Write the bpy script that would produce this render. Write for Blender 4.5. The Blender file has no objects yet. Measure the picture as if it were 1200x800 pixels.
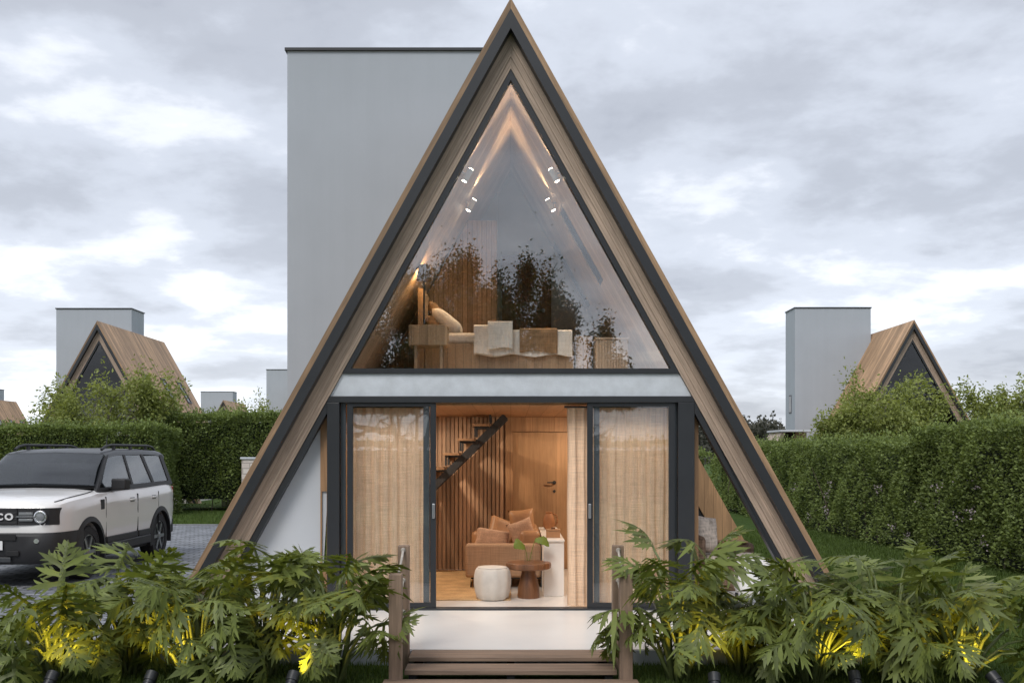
import bpy, bmesh, math, random
import numpy as np
from mathutils import Vector, Matrix, Euler

R = math.radians
random.seed(7)
rng = np.random.default_rng(11)
scene = bpy.context.scene
COL = scene.collection

# ---------------------------------------------------------------- camera
EYE = 1.72
cd = bpy.data.cameras.new('camera')
cam = bpy.data.objects.new('camera', cd)
COL.objects.link(cam)
cam.location = (0, 0, EYE)
cam.rotation_euler = (R(90), 0, 0)
cd.sensor_width = 36
cd.lens = 34.5
cd.shift_y = 0.1092
cd.shift_x = 0.0012
cd.clip_start = 0.05
cd.clip_end = 3000
scene.camera = cam

# ---------------------------------------------------------------- world: overcast sky
SUN_EL, SUN_AZ = 48, 205
w = bpy.data.worlds.new('World')
scene.world = w
w.use_nodes = True
nt = w.node_tree
for n in list(nt.nodes):
    nt.nodes.remove(n)
def N(tree, t, **kw):
    n = tree.nodes.new(t)
    for k, v in kw.items():
        setattr(n, k, v)
    return n
def math_node(tree, op, a, b=None, clamp=False):
    n = tree.nodes.new('ShaderNodeMath')
    n.operation = op
    n.use_clamp = clamp
    for i, v in enumerate((a, b)):
        if v is None:
            continue
        if isinstance(v, (int, float)):
            n.inputs[i].default_value = v
        else:
            tree.links.new(v, n.inputs[i])
    return n.outputs[0]
def ramp(tree, fac, stops, interp='LINEAR'):
    n = tree.nodes.new('ShaderNodeValToRGB')
    n.color_ramp.interpolation = interp
    els = n.color_ramp.elements
    while len(els) < len(stops):
        els.new(0.5)
    for e, (p, c) in zip(els, stops):
        e.position = p
        e.color = (*c, 1) if len(c) == 3 else c
    tree.links.new(fac, n.inputs[0])
    return n.outputs[0]
def mix(tree, fac, a, b, mode='MIX'):
    n = tree.nodes.new('ShaderNodeMix')
    n.data_type = 'RGBA'
    n.blend_type = mode
    if isinstance(fac, (int, float)):
        n.inputs[0].default_value = fac
    else:
        tree.links.new(fac, n.inputs[0])
    for i, v in ((6, a), (7, b)):
        if isinstance(v, tuple):
            n.inputs[i].default_value = (*v, 1) if len(v) == 3 else v
        else:
            tree.links.new(v, n.inputs[i])
    return n.outputs[2]
def noise(tree, vec, scale, detail=4, rough=0.5, dist=0.0):
    n = tree.nodes.new('ShaderNodeTexNoise')
    n.inputs['Scale'].default_value = scale
    n.inputs['Detail'].default_value = detail
    n.inputs['Roughness'].default_value = rough
    n.inputs['Distortion'].default_value = dist
    if vec is not None:
        tree.links.new(vec, n.inputs['Vector'])
    return n.outputs['Fac']

tc = N(nt, 'ShaderNodeTexCoord')
sep = N(nt, 'ShaderNodeSeparateXYZ')
nt.links.new(tc.outputs['Generated'], sep.inputs[0])
zpos = math_node(nt, 'MAXIMUM', sep.outputs[2], 0.0)
den = math_node(nt, 'ADD', zpos, 0.20)
px = math_node(nt, 'DIVIDE', sep.outputs[0], den)
py = math_node(nt, 'DIVIDE', sep.outputs[1], den)
comb = N(nt, 'ShaderNodeCombineXYZ')
nt.links.new(px, comb.inputs[0]); nt.links.new(py, comb.inputs[1])
comb.inputs[2].default_value = 3.7
def skymap(loc, sc=(1, 1, 1)):
    mp = N(nt, 'ShaderNodeMapping')
    mp.inputs['Location'].default_value = loc
    mp.inputs['Scale'].default_value = sc
    nt.links.new(comb.outputs[0], mp.inputs[0])
    return mp.outputs[0]
n1 = noise(nt, skymap((7.7, 3.1, 1), (0.9, 1.0, 1)), 1.9, 8, 0.52, 0.15)
n2 = noise(nt, skymap((8.8, 5.5, 1.0)), 0.62, 3, 0.5, 0.3)
n3 = noise(nt, skymap((9.3, 4.1, 5.0)), 6.5, 5, 0.6, 0.1)
dens = math_node(nt, 'ADD', math_node(nt, 'ADD', math_node(nt, 'MULTIPLY', n1, 0.62), math_node(nt, 'MULTIPLY', n2, 0.42)), math_node(nt, 'MULTIPLY', n3, 0.17))
cloud = ramp(nt, dens, [(0.45, (8.9, 8.95, 9.1)), (0.52, (6.9, 7.2, 7.85)), (0.593, (5.15, 5.5, 6.2)),
                        (0.69, (4.0, 4.25, 4.8)), (0.79, (3.1, 3.3, 3.8))], 'EASE')
hz = ramp(nt, zpos, [(0.0, (1.30, 1.28, 1.24)), (0.10, (1.14, 1.13, 1.12)), (0.24, (0.98, 0.98, 0.98)), (0.45, (1.0, 1.0, 1.0))])
cloud = mix(nt, 1.0, cloud, hz, 'MULTIPLY')
sky = N(nt, 'ShaderNodeTexSky', sky_type='NISHITA')
sky.sun_disc = False
sky.sun_elevation = R(SUN_EL)
sky.sun_rotation = R(SUN_AZ)
sky.altitude = 200
skycol = mix(nt, 0.93, sky.outputs[0], cloud)
bg = N(nt, 'ShaderNodeBackground')
bg.inputs[1].default_value = 0.1
nt.links.new(skycol, bg.inputs[0])
wo = N(nt, 'ShaderNodeOutputWorld')
nt.links.new(bg.outputs[0], wo.inputs[0])

sd = bpy.data.lights.new('sun', 'SUN')
sun = bpy.data.objects.new('sun', sd)
COL.objects.link(sun)
sd.energy = 1.3
sd.angle = R(25)
sd.color = (1.0, 0.96, 0.9)
# direction towards the sun (behind the camera, a little left)
az = R(SUN_AZ)
dirv = Vector((math.sin(az) * math.cos(R(SUN_EL)), math.cos(az) * math.cos(R(SUN_EL)), math.sin(R(SUN_EL))))
sun.rotation_euler = dirv.to_track_quat('Z', 'Y').to_euler()

scene.view_settings.view_transform = 'Standard'
scene.view_settings.look = 'None'
scene.view_settings.gamma = 1
scene.view_settings.exposure = 0.56
scene.view_settings.use_curve_mapping = False
scene.render.engine = 'CYCLES'
scene.cycles.max_bounces = 8
scene.cycles.transparent_max_bounces = 16
scene.cycles.caustics_reflective = False
scene.cycles.caustics_refractive = False

# ---------------------------------------------------------------- materials
def new_mat(name):
    m = bpy.data.materials.new(name)
    m.use_nodes = True
    t = m.node_tree
    p = t.nodes['Principled BSDF']
    return m, t, p
def set_bump(t, p, h, strength, dist=0.02):
    b = t.nodes.new('ShaderNodeBump')
    b.inputs['Strength'].default_value = strength
    b.inputs['Distance'].default_value = dist
    t.links.new(h, b.inputs['Height'])
    t.links.new(b.outputs[0], p.inputs['Normal'])
def objco(t, scale=(1, 1, 1), rot=(0, 0, 0), src='Object'):
    c = t.nodes.new('ShaderNodeTexCoord')
    mp = t.nodes.new('ShaderNodeMapping')
    mp.inputs['Scale'].default_value = scale
    mp.inputs['Rotation'].default_value = rot
    t.links.new(c.outputs[src], mp.inputs[0])
    return mp.outputs[0], c.outputs[src]

def plain(name, col, rough=0.5, metal=0.0, var=0.12, scale=3.0, bump=0.0, bscale=60, spec=0.5):
    m, t, p = new_mat(name)
    v, o = objco(t)
    a = noise(t, v, scale, 6, 0.6)
    c = tuple(x * (1 - var) for x in col)
    d = tuple(min(1, x * (1 + var)) for x in col)
    col_out = ramp(t, a, [(0.3, c), (0.7, d)])
    t.links.new(col_out, p.inputs['Base Color'])
    p.inputs['Roughness'].default_value = rough
    p.inputs['Metallic'].default_value = metal
    p.inputs['Specular IOR Level'].default_value = spec
    if bump:
        set_bump(t, p, noise(t, v, bscale, 3, 0.6), bump, 0.01)
    return m

def wood(name, col, across=1, along=2, width=0.12, var=0.25, rough=0.55, gap=0.03, grain=0.25, gapdark=0.35, offset=0.0, fold=False):
    """planks: one tone each, stretched grain, dark joints.  across/along are object axes"""
    m, t, p = new_mat(name)
    v, o = objco(t)
    if fold:                                     # axes turned to run down both roof slopes
        s0 = t.nodes.new('ShaderNodeSeparateXYZ')
        t.links.new(v, s0.inputs[0])
        ax = math_node(t, 'ABSOLUTE', s0.outputs[0])
        cc = t.nodes.new('ShaderNodeCombineXYZ')
        t.links.new(math_node(t, 'ADD', math_node(t, 'MULTIPLY', ax, 0.8743), math_node(t, 'MULTIPLY', s0.outputs[2], 0.4855)), cc.inputs[0])
        t.links.new(math_node(t, 'ADD', s0.outputs[1], math_node(t, 'GREATER_THAN', s0.outputs[0], 0.0)), cc.inputs[1])
        t.links.new(math_node(t, 'SUBTRACT', math_node(t, 'MULTIPLY', s0.outputs[2], 0.8743), math_node(t, 'MULTIPLY', ax, 0.4855)), cc.inputs[2])
        v = o = cc.outputs[0]
    s = t.nodes.new('ShaderNodeSeparateXYZ')
    t.links.new(v, s.inputs[0])
    a = math_node(t, 'ADD', math_node(t, 'DIVIDE', s.outputs[across], width), 100.0 + offset)
    idx = math_node(t, 'FLOOR', a)
    fr = math_node(t, 'FRACT', a)
    wn = t.nodes.new('ShaderNodeTexWhiteNoise')
    wn.noise_dimensions = '1D'
    t.links.new(idx, wn.inputs['W'])
    # grain
    sc = [26.0, 26.0, 26.0]
    sc[along] = 1.6
    mp = t.nodes.new('ShaderNodeMapping')
    mp.inputs['Scale'].default_value = sc
    t.links.new(o, mp.inputs[0])
    addv = t.nodes.new('ShaderNodeVectorMath')
    t.links.new(mp.outputs[0], addv.inputs[0])
    cx = t.nodes.new('ShaderNodeCombineXYZ')
    for i in range(3):
        t.links.new(math_node(t, 'MULTIPLY', idx, 3.17), cx.inputs[i])
    t.links.new(cx.outputs[0], addv.inputs[1])
    g = noise(t, addv.outputs[0], 1.0, 6, 0.65, 0.8)
    sc2 = [4.0, 4.0, 4.0]
    sc2[along] = 0.7
    mp2 = t.nodes.new('ShaderNodeMapping')
    mp2.inputs['Scale'].default_value = sc2
    t.links.new(o, mp2.inputs[0])
    g2 = noise(t, mp2.outputs[0], 1.0, 4, 0.6, 0.5)
    lo = tuple(x * (1 - var) for x in col)
    hi = tuple(min(1, x * (1 + var)) for x in col)
    c1 = ramp(t, wn.outputs['Value'], [(0.0, lo), (1.0, hi)])
    gr = ramp(t, g, [(0.3, (1 - grain,) * 3), (0.7, (1 + grain * 0.6,) * 3)])
    gr2 = ramp(t, g2, [(0.3, (1 - grain * 0.6,) * 3), (0.7, (1 + grain * 0.5,) * 3)])
    c2 = mix(t, 1.0, c1, gr, 'MULTIPLY')
    c2 = mix(t, 1.0, c2, gr2, 'MULTIPLY')
    e = math_node(t, 'MINIMUM', fr, math_node(t, 'SUBTRACT', 1.0, fr))
    joint = math_node(t, 'LESS_THAN', e, gap)
    c3 = mix(t, math_node(t, 'MULTIPLY', joint, 1 - gapdark), c2, tuple(x * 0.15 for x in col))
    t.links.new(c3, p.inputs['Base Color'])
    p.inputs['Roughness'].default_value = rough
    h = math_node(t, 'SUBTRACT', math_node(t, 'MULTIPLY', g, 0.3), joint)
    set_bump(t, p, h, 0.5, 0.006)
    return m

def leaf_mat(name, col, var=0.35, trans=0.35, rough=0.5, spec=0.35):
    m = bpy.data.materials.new(name)
    m.use_nodes = True
    t = m.node_tree
    p = t.nodes['Principled BSDF']
    out = t.nodes['Material Output']
    geo = t.nodes.new('ShaderNodeNewGeometry')
    v, o = objco(t)
    big = noise(t, v, 1.3, 4, 0.6)
    r = math_node(t, 'ADD', math_node(t, 'MULTIPLY', geo.outputs['Random Per Island'], 0.6), math_node(t, 'MULTIPLY', big, 0.5))
    lo = tuple(x * (1 - var) for x in col)
    hi = (col[0] * (1 + var * 1.25), col[1] * (1 + var), col[2] * (1 + var * 0.6))
    c = ramp(t, r, [(0.1, lo), (0.95, hi)])
    t.links.new(c, p.inputs['Base Color'])
    p.inputs['Roughness'].default_value = rough
    p.inputs['Specular IOR Level'].default_value = spec
    tr = t.nodes.new('ShaderNodeBsdfTranslucent')
    tcn = mix(t, 1.0, c, (1.3, 1.25, 0.6), 'MULTIPLY')
    t.links.new(tcn, tr.inputs['Color'])
    ms = t.nodes.new('ShaderNodeMixShader')
    ms.inputs[0].default_value = trans
    t.links.new(p.outputs[0], ms.inputs[1])
    t.links.new(tr.outputs[0], ms.inputs[2])
    t.links.new(ms.outputs[0], out.inputs['Surface'])
    return m

def glass_mat(name, refl=0.1, tint=(0.93, 0.95, 0.96), gloss=(1, 1, 1)):
    m = bpy.data.materials.new(name)
    m.use_nodes = True
    t = m.node_tree
    t.nodes.remove(t.nodes['Principled BSDF'])
    out = t.nodes['Material Output']
    tr = t.nodes.new('ShaderNodeBsdfTransparent')
    tr.inputs[0].default_value = (*tint, 1)
    gl = t.nodes.new('ShaderNodeBsdfGlossy')
    gl.inputs['Roughness'].default_value = 0.0
    gl.inputs['Color'].default_value = (*gloss, 1)
    lw = t.nodes.new('ShaderNodeLayerWeight')
    lw.inputs['Blend'].default_value = 0.5
    f = math_node(t, 'ADD', math_node(t, 'MULTIPLY', math_node(t, 'POWER', lw.outputs['Facing'], 4.0), 0.45), refl, True)
    ms = t.nodes.new('ShaderNodeMixShader')
    t.links.new(f, ms.inputs[0])
    t.links.new(tr.outputs[0], ms.inputs[1])
    t.links.new(gl.outputs[0], ms.inputs[2])
    t.links.new(ms.outputs[0], out.inputs['Surface'])
    return m

def translucent_fabric(m, col, amount):
    t = m.node_tree
    p = t.nodes['Principled BSDF']; out = t.nodes['Material Output']
    tr = t.nodes.new('ShaderNodeBsdfTranslucent'); tr.inputs[0].default_value = (*col, 1)
    ms = t.nodes.new('ShaderNodeMixShader'); ms.inputs[0].default_value = amount
    t.links.new(p.outputs[0], ms.inputs[1]); t.links.new(tr.outputs[0], ms.inputs[2])
    t.links.new(ms.outputs[0], out.inputs['Surface'])
def emit_mat(name, col, strength):
    m, t, p = new_mat(name)
    p.inputs['Base Color'].default_value = (*col, 1)
    p.inputs['Emission Color'].default_value = (*col, 1)
    p.inputs['Emission Strength'].default_value = strength
    return m

def fabric(name, col, scale=220, rough=0.9, var=0.15, weave=0.35, axes=(1, 1, 1)):
    m, t, p = new_mat(name)
    v, o = objco(t, axes)
    a = noise(t, v, 6.0, 5, 0.6)
    vx, _ = objco(t, (scale, scale, 5))
    vz, _ = objco(t, (5, 5, scale))
    wx = noise(t, vx, 1.0, 2, 0.5)
    wz = noise(t, vz, 1.0, 2, 0.5)
    wv = math_node(t, 'MULTIPLY', math_node(t, 'ADD', wx, wz), 0.5)
    c = ramp(t, a, [(0.3, tuple(x * (1 - var) for x in col)), (0.7, tuple(min(1, x * (1 + var)) for x in col))])
    k = ramp(t, wv, [(0.35, (1 - weave,) * 3), (0.65, (1 + weave * 0.5,) * 3)])
    t.links.new(mix(t, 1.0, c, k, 'MULTIPLY'), p.inputs['Base Color'])
    p.inputs['Roughness'].default_value = rough
    p.inputs['Specular IOR Level'].default_value = 0.15
    set_bump(t, p, wv, 0.4, 0.004)
    return m

M = {}
M['clad'] = wood('cladding_wood', (0.50, 0.315, 0.18), 1, 2, 0.16, 0.28, 0.6, 0.02, 0.45, fold=True)
M['soffit'] = wood('soffit_wood', (0.40, 0.30, 0.23), 0, 2, 0.055, 0.16, 0.5, 0.02, 0.35, fold=True)
M['black'] = plain('black_aluminium', (0.022, 0.024, 0.028), 0.42, 0.0, 0.15, 2.0, 0.05, 200)
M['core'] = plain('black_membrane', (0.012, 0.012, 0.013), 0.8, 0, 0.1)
M['render'] = plain('grey_render', (0.385, 0.42, 0.465), 0.85, 0, 0.03, 1.2, 0.15, 150)
def streaks(m, amount):
    t = m.node_tree; p = t.nodes['Principled BSDF']
    l = p.inputs['Base Color'].links[0]
    v, _ = objco(t, (5.0, 5.0, 0.22))
    k = ramp(t, noise(t, v, 1.0, 6, 0.65), [(0.35, (1 - amount,) * 3), (0.6, (1 + amount * .4,) * 3)])
    t.links.new(mix(t, 1.0, l.from_socket, k, 'MULTIPLY'), p.inputs['Base Color'])
streaks(M['render'], 0.022)
M['white'] = plain('white_plaster', (0.52, 0.54, 0.575), 0.85, 0, 0.03, 1.5, 0.1, 120)
M['concrete'] = plain('band_concrete', (0.55, 0.585, 0.63), 0.75, 0, 0.12, 6.0, 0.15, 60)
M['deckwhite'] = plain('deck_microcement', (0.80, 0.775, 0.74), 0.30, 0, 0.04, 1.7, 0.04, 40)
M['slate'] = plain('deck_edge', (0.42, 0.45, 0.50), 0.7, 0, 0.08, 4.0)
M['slat'] = wood('slat_wood', (0.42, 0.265, 0.165), 0, 2, 0.1, 0.3, 0.5, 0.0, 0.35)
M['panel'] = wood('panel_wood', (0.36, 0.205, 0.105), 0, 2, 0.30, 0.14, 0.45, 0.008, 0.28)
M['palewood'] = wood('pale_ceiling_wood', (0.62, 0.51, 0.41), 1, 2, 0.14, 0.12, 0.5, 0.02, 0.2)
M['ceil'] = wood('ceiling_wood', (0.42, 0.235, 0.12), 0, 1, 0.2, 0.1, 0.5, 0.01, 0.2)
M['floor'] = plain('floor_tile', (0.74, 0.70, 0.65), 0.25, 0, 0.05, 2.0)
M['step'] = wood('step_wood', (0.25, 0.172, 0.122), 1, 0, 0.105, 0.12, 0.65, 0.02, 0.35)
M['post'] = wood('post_wood', (0.25, 0.172, 0.122), 0, 2, 0.5, 0.05, 0.65, 0.0, 0.35)
M['glass_up'] = glass_mat('gable_glass', 0.14, (0.97, 0.98, 0.98))
M['glass'] = glass_mat('door_glass', 0.04, (0.98, 0.985, 0.985))
M['linen'] = fabric('linen', (0.90, 0.67, 0.48), 230, 0.9, 0.08, 0.34)
translucent_fabric(M['linen'], (0.88, 0.64, 0.44), 0.16)
M['grey_metal'] = plain('brushed_metal', (0.42, 0.44, 0.47), 0.35, 0.9, 0.08)
# ---------------------------------------------------------------- helpers
class MB:
    """collects shapes and links them as ONE mesh object"""
    def __init__(self):
        self.v = []; self.f = []
    def add(self, verts, faces):
        o = len(self.v)
        self.v += [tuple(p) for p in verts]
        self.f += [tuple(i + o for i in f) for f in faces]
        return self
    def box(self, x0, x1, y0, y1, z0, z1):
        v = [(x0, y0, z0), (x1, y0, z0), (x1, y1, z0), (x0, y1, z0), (x0, y0, z1), (x1, y0, z1), (x1, y1, z1), (x0, y1, z1)]
        return self.add(v, [(0, 3, 2, 1), (4, 5, 6, 7), (0, 1, 5, 4), (1, 2, 6, 5), (2, 3, 7, 6), (3, 0, 4, 7)])
    def obox(self, c, half, mat):
        v = [Vector(c) + mat @ Vector((sx * half[0], sy * half[1], sz * half[2])) for sz in (-1, 1) for sx, sy in ((-1, -1), (1, -1), (1, 1), (-1, 1))]
        return self.add(v, [(0, 3, 2, 1), (4, 5, 6, 7), (0, 1, 5, 4), (1, 2, 6, 5), (2, 3, 7, 6), (3, 0, 4, 7)])
    def prism_xz(self, pts, y0, y1):
        """polygon in x,z (counter-clockwise seen from -y) extruded along y"""
        n = len(pts)
        v = [(x, y0, z) for x, z in pts] + [(x, y1, z) for x, z in pts]
        f = [tuple(range(n)), tuple(range(2 * n - 1, n - 1, -1))]
        f += [(i, i + n, (i + 1) % n + n, (i + 1) % n) for i in range(n)]
        return self.add(v, f)
    def ring_xz(self, outer, inner, y0, y1):
        n = len(outer)
        v = []
        for y in (y0, y1):
            v += [(x, y, z) for x, z in outer] + [(x, y, z) for x, z in inner]
        f = []
        for i in range(n):
            j = (i + 1) % n
            f += [(i, j, n + j, n + i), (2 * n + j, 2 * n + i, 3 * n + i, 3 * n + j),
                  (i, 2 * n + i, 2 * n + j, j), (n + j, 3 * n + j, 3 * n + i, n + i)]
        return self.add(v, f)
    def tube(self, pts, r, n=8, caps=True):
        pts = [Vector(p) for p in pts]
        rs = r if isinstance(r, (list, tuple)) else [r] * len(pts)
        rings = []
        up = None
        for i, p in enumerate(pts):
            d = (pts[min(i + 1, len(pts) - 1)] - pts[max(i - 1, 0)])
            if d.length < 1e-9:
                d = Vector((0, 0, 1))
            d.normalize()
            if up is None:
                up = Vector((0, 0, 1)) if abs(d.z) < 0.9 else Vector((1, 0, 0))
            a = d.cross(up)
            if a.length < 1e-6:
                a = d.cross(Vector((0, 1, 0.3)))
            a.normalize()
            b = a.cross(d).normalized()
            up = b
            rings.append([p + (a * math.cos(2 * math.pi * k / n) + b * math.sin(2 * math.pi * k / n)) * rs[i] for k in range(n)])
        v = [q for rg in rings for q in rg]
        f = []
        for i in range(len(pts) - 1):
            for k in range(n):
                k2 = (k + 1) % n
                f.append((i * n + k, (i + 1) * n + k, (i + 1) * n + k2, i * n + k2))
        if caps:
            f.append(tuple(range(n)))
            f.append(tuple((len(pts) - 1) * n + k for k in reversed(range(n))))
        return self.add(v, f)
    def lathe(self, prof, c=(0, 0, 0), n=24, axis='z', wob=None):
        v = []; f = []
        for i, (r, h) in enumerate(prof):
            for k in range(n):
                a = 2 * math.pi * k / n
                rr = r * (1 + (wob(a, h) if wob else 0))
                if axis == 'z':
                    v.append((c[0] + rr * math.cos(a), c[1] + rr * math.sin(a), c[2] + h))
                elif axis == 'x':
                    v.append((c[0] + h, c[1] + rr * math.cos(a), c[2] + rr * math.sin(a)))
                else:
                    v.append((c[0] + rr * math.sin(a), c[1] + h, c[2] + rr * math.cos(a)))
        for i in range(len(prof) - 1):
            for k in range(n):
                k2 = (k + 1) % n
                f.append((i * n + k, i * n + k2, (i + 1) * n + k2, (i + 1) * n + k))
        f.append(tuple(reversed(range(n))))
        f.append(tuple((len(prof) - 1) * n + k for k in range(n)))
        return self.add(v, f)
    def lathe_open(self, prof, c=(0, 0, 0), n=24, axis='x'):
        """closed ring profile turned round the axis, no end caps"""
        o = len(self.v)
        self.lathe(prof, c, n, axis)
        self.f = self.f[:-2]
        m = (len(prof) - 1) * n
        for k in range(n):
            k2 = (k + 1) % n
            self.f.append((o + m + k, o + m + k2, o + k2, o + k))
        return self
    def build(self, name, mat, parent=None, bevel=0.0, smooth=False, seg=2, loc=None, rot=None, subsurf=0):
        me = bpy.data.meshes.new(name)
        me.from_pydata([tuple(p) for p in self.v], [], self.f)
        bm = bmesh.new(); bm.from_mesh(me)
        bmesh.ops.recalc_face_normals(bm, faces=bm.faces)
        bm.to_mesh(me); bm.free()
        me.materials.append(mat)
        o = bpy.data.objects.new(name, me)
        COL.objects.link(o)
        if loc: o.location = loc
        if rot: o.rotation_euler = rot
        if parent is not None:
            o.parent = parent
        if bevel:
            b = o.modifiers.new('bevel', 'BEVEL')
            b.width = bevel; b.segments = seg; b.limit_method = 'ANGLE'; b.angle_limit = R(35)
        if subsurf:
            s = o.modifiers.new('sub', 'SUBSURF'); s.levels = subsurf; s.render_levels = subsurf
        if smooth:
            me.polygons.foreach_set('use_smooth', [True] * len(me.polygons))
            if smooth == 'auto':
                me.set_sharp_from_angle(angle=R(40))
        return o

def tag(o, label=None, cat=None, group=None, kind=None):
    if label: o['label'] = label
    if cat: o['category'] = cat
    if group: o['group'] = group
    if kind: o['kind'] = kind
    return o
def thing(name, label, cat, loc=(0, 0, 0), rz=0.0, group=None):
    o = bpy.data.objects.new(name, None)
    o.empty_display_size = 0.2
    COL.objects.link(o)
    o.location = loc
    o.rotation_euler = (0, 0, rz)
    return tag(o, label, cat, group)
def copy_tree(o, parent=None, skip=()):
    c = o.copy()
    COL.objects.link(c)
    c.parent = parent
    for ch in [x for x in bpy.data.objects if x.parent == o]:
        if ch.name.split('.')[0] in skip:
            continue
        copy_tree(ch, c, skip)
    return c
def raw_mesh(name, V, F, mat, parent=None, smooth=False):
    """V (n,3) float array, F (m,k) int array of equal-size faces"""
    me = bpy.data.meshes.new(name)
    V = np.asarray(V, np.float32); F = np.asarray(F, np.int32)
    m, k = F.shape
    me.vertices.add(len(V)); me.vertices.foreach_set('co', V.ravel())
    me.loops.add(m * k); me.loops.foreach_set('vertex_index', F.ravel())
    me.polygons.add(m)
    me.polygons.foreach_set('loop_start', np.arange(0, m * k, k, dtype=np.int32))
    me.polygons.foreach_set('loop_total', np.full(m, k, np.int32))
    if smooth:
        me.polygons.foreach_set('use_smooth', np.ones(m, bool))
    me.update(calc_edges=True)
    me.validate()
    me.materials.append(mat)
    o = bpy.data.objects.new(name, me)
    COL.objects.link(o)
    if parent is not None: o.parent = parent
    return o
def leaf_quads(P, D, size, width=0.5, r=rng):
    """one folded diamond leaf per point: P (n,3) base points, D (n,3) directions"""
    n = len(P)
    D = D / (np.linalg.norm(D, axis=1, keepdims=True) + 1e-9)
    rnd = r.normal(size=(n, 3))
    S = np.cross(D, rnd); S /= (np.linalg.norm(S, axis=1, keepdims=True) + 1e-9)
    U = np.cross(S, D)
    L = (size * r.uniform(0.65, 1.35, n))[:, None]
    a = P
    b = P + D * L * 0.45 + S * L * width * 0.5 + U * L * 0.10
    c = P + D * L - U * L * 0.10
    d = P + D * L * 0.45 - S * L * width * 0.5 + U * L * 0.10
    V = np.stack([a, b, c, d], 1).reshape(-1, 3)
    F = np.arange(4 * n).reshape(n, 4)
    return V, F
def at(px, py, Y):
    """a point of the place at distance Y that lies on the sight line of photo pixel (px,py)"""
    return Vector(((px - 598.6) * Y / 1150.0, Y, EYE - (py - 531) * Y / 1150.0))
# ---------------------------------------------------------------- setting: ground, driveway, hills
def sheet(name, x0, x1, y0, y1, z, mat, kind='structure'):
    o = MB().add([(x0, y0, z), (x1, y0, z), (x1, y1, z), (x0, y1, z)], [(0, 1, 2, 3)]).build(name, mat)
    return tag(o, kind=kind)
m, t, p = new_mat('lawn')
v, o_ = objco(t)
a = noise(t, v, 0.6, 5, 0.6); b = noise(t, v, 38, 4, 0.7); c = noise(t, v, 6, 4, 0.6)
f = math_node(t, 'ADD', math_node(t, 'MULTIPLY', a, 0.3), math_node(t, 'ADD', math_node(t, 'MULTIPLY', b, 0.45), math_node(t, 'MULTIPLY', c, 0.25)))
t.links.new(ramp(t, f, [(0.33, (0.026, 0.046, 0.012)), (0.5, (0.058, 0.098, 0.024)), (0.66, (0.095, 0.138, 0.040))]), p.inputs['Base Color'])
p.inputs['Roughness'].default_value = 0.9
p.inputs['Specular IOR Level'].default_value = 0.1
set_bump(t, p, b, 0.9, 0.03)
M['lawn'] = m
sheet('ground', -900, 900, -300, 1500, 0.0, M['lawn'])

m, t, p = new_mat('pavers')
v, o_ = objco(t)
br = t.nodes.new('ShaderNodeTexBrick')
br.inputs['Scale'].default_value = 1.0
br.inputs['Brick Width'].default_value = 0.27
br.inputs['Row Height'].default_value = 0.14
br.inputs['Mortar Size'].default_value = 0.016
br.inputs['Color1'].default_value = (0.15, 0.16, 0.18, 1)
br.inputs['Color2'].default_value = (0.30, 0.315, 0.345, 1)
br.inputs['Mortar'].default_value = (0.045, 0.047, 0.05, 1)
t.links.new(v, br.inputs['Vector'])
n_ = noise(t, v, 1.2, 6, 0.6)
t.links.new(mix(t, 1.0, br.outputs['Color'], ramp(t, n_, [(0.3, (0.75, 0.75, 0.75)), (0.7, (1.2, 1.2, 1.2))]), 'MULTIPLY'), p.inputs['Base Color'])
p.inputs['Roughness'].default_value = 0.65
set_bump(t, p, math_node(t, 'SUBTRACT', math_node(t, 'MULTIPLY', noise(t, v, 90, 3, 0.6), 0.2), br.outputs['Fac']), 0.8, 0.01)
M['pavers'] = m
sheet('driveway', -30, -3.7, 8.9, 23.4, 0.004, M['pavers'])
M['kerb'] = plain('kerb_concrete', (0.20, 0.205, 0.215), 0.85, 0, 0.1, 8)
kb = MB()
x = -30.0
while x < -3.8:
    kb.box(x, min(x + 0.99, -3.7), 23.4, 23.5, -0.1, 0.03)
    kb.box(x, min(x + 0.99, -3.7), 8.8, 8.9, -0.1, 0.03)
    x += 1.0
tag(kb.build('kerb', M['kerb'], bevel=0.008), kind='structure')
M['path'] = plain('path_gravel', (0.55, 0.53, 0.48), 0.9, 0, 0.15, 30, 0.3, 80)
sheet('path', 3.5, 30, 30.15, 31.0, 0.006, M['path'])

# hills, far off
M['hill'] = leaf_mat('hill_green', (0.060, 0.075, 0.070), 0.25, 0.0, 0.95, 0.1)
def ridge(name, x0, x1, y, hfun, depth, n=90):
    V = []; F = []
    for i in range(n + 1):
        x = x0 + (x1 - x0) * i / n
        h = hfun(x)
        V += [(x, y, -1), (x, y + depth * 0.35, h * 0.72), (x, y + depth * 0.6, h), (x, y + depth, -1)]
    for i in range(n):
        for k in range(3):
            F.append((i * 4 + k, (i + 1) * 4 + k, (i + 1) * 4 + k + 1, i * 4 + k + 1))
    return tag(MB().add(V, F).build(name, M['hill'], smooth=True), kind='structure')
ridge('hill', -900, 900, 620, lambda x: 24 + 9 * math.sin(x * 0.011 + 2.1) + 5 * math.sin(x * 0.027), 300)

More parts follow.
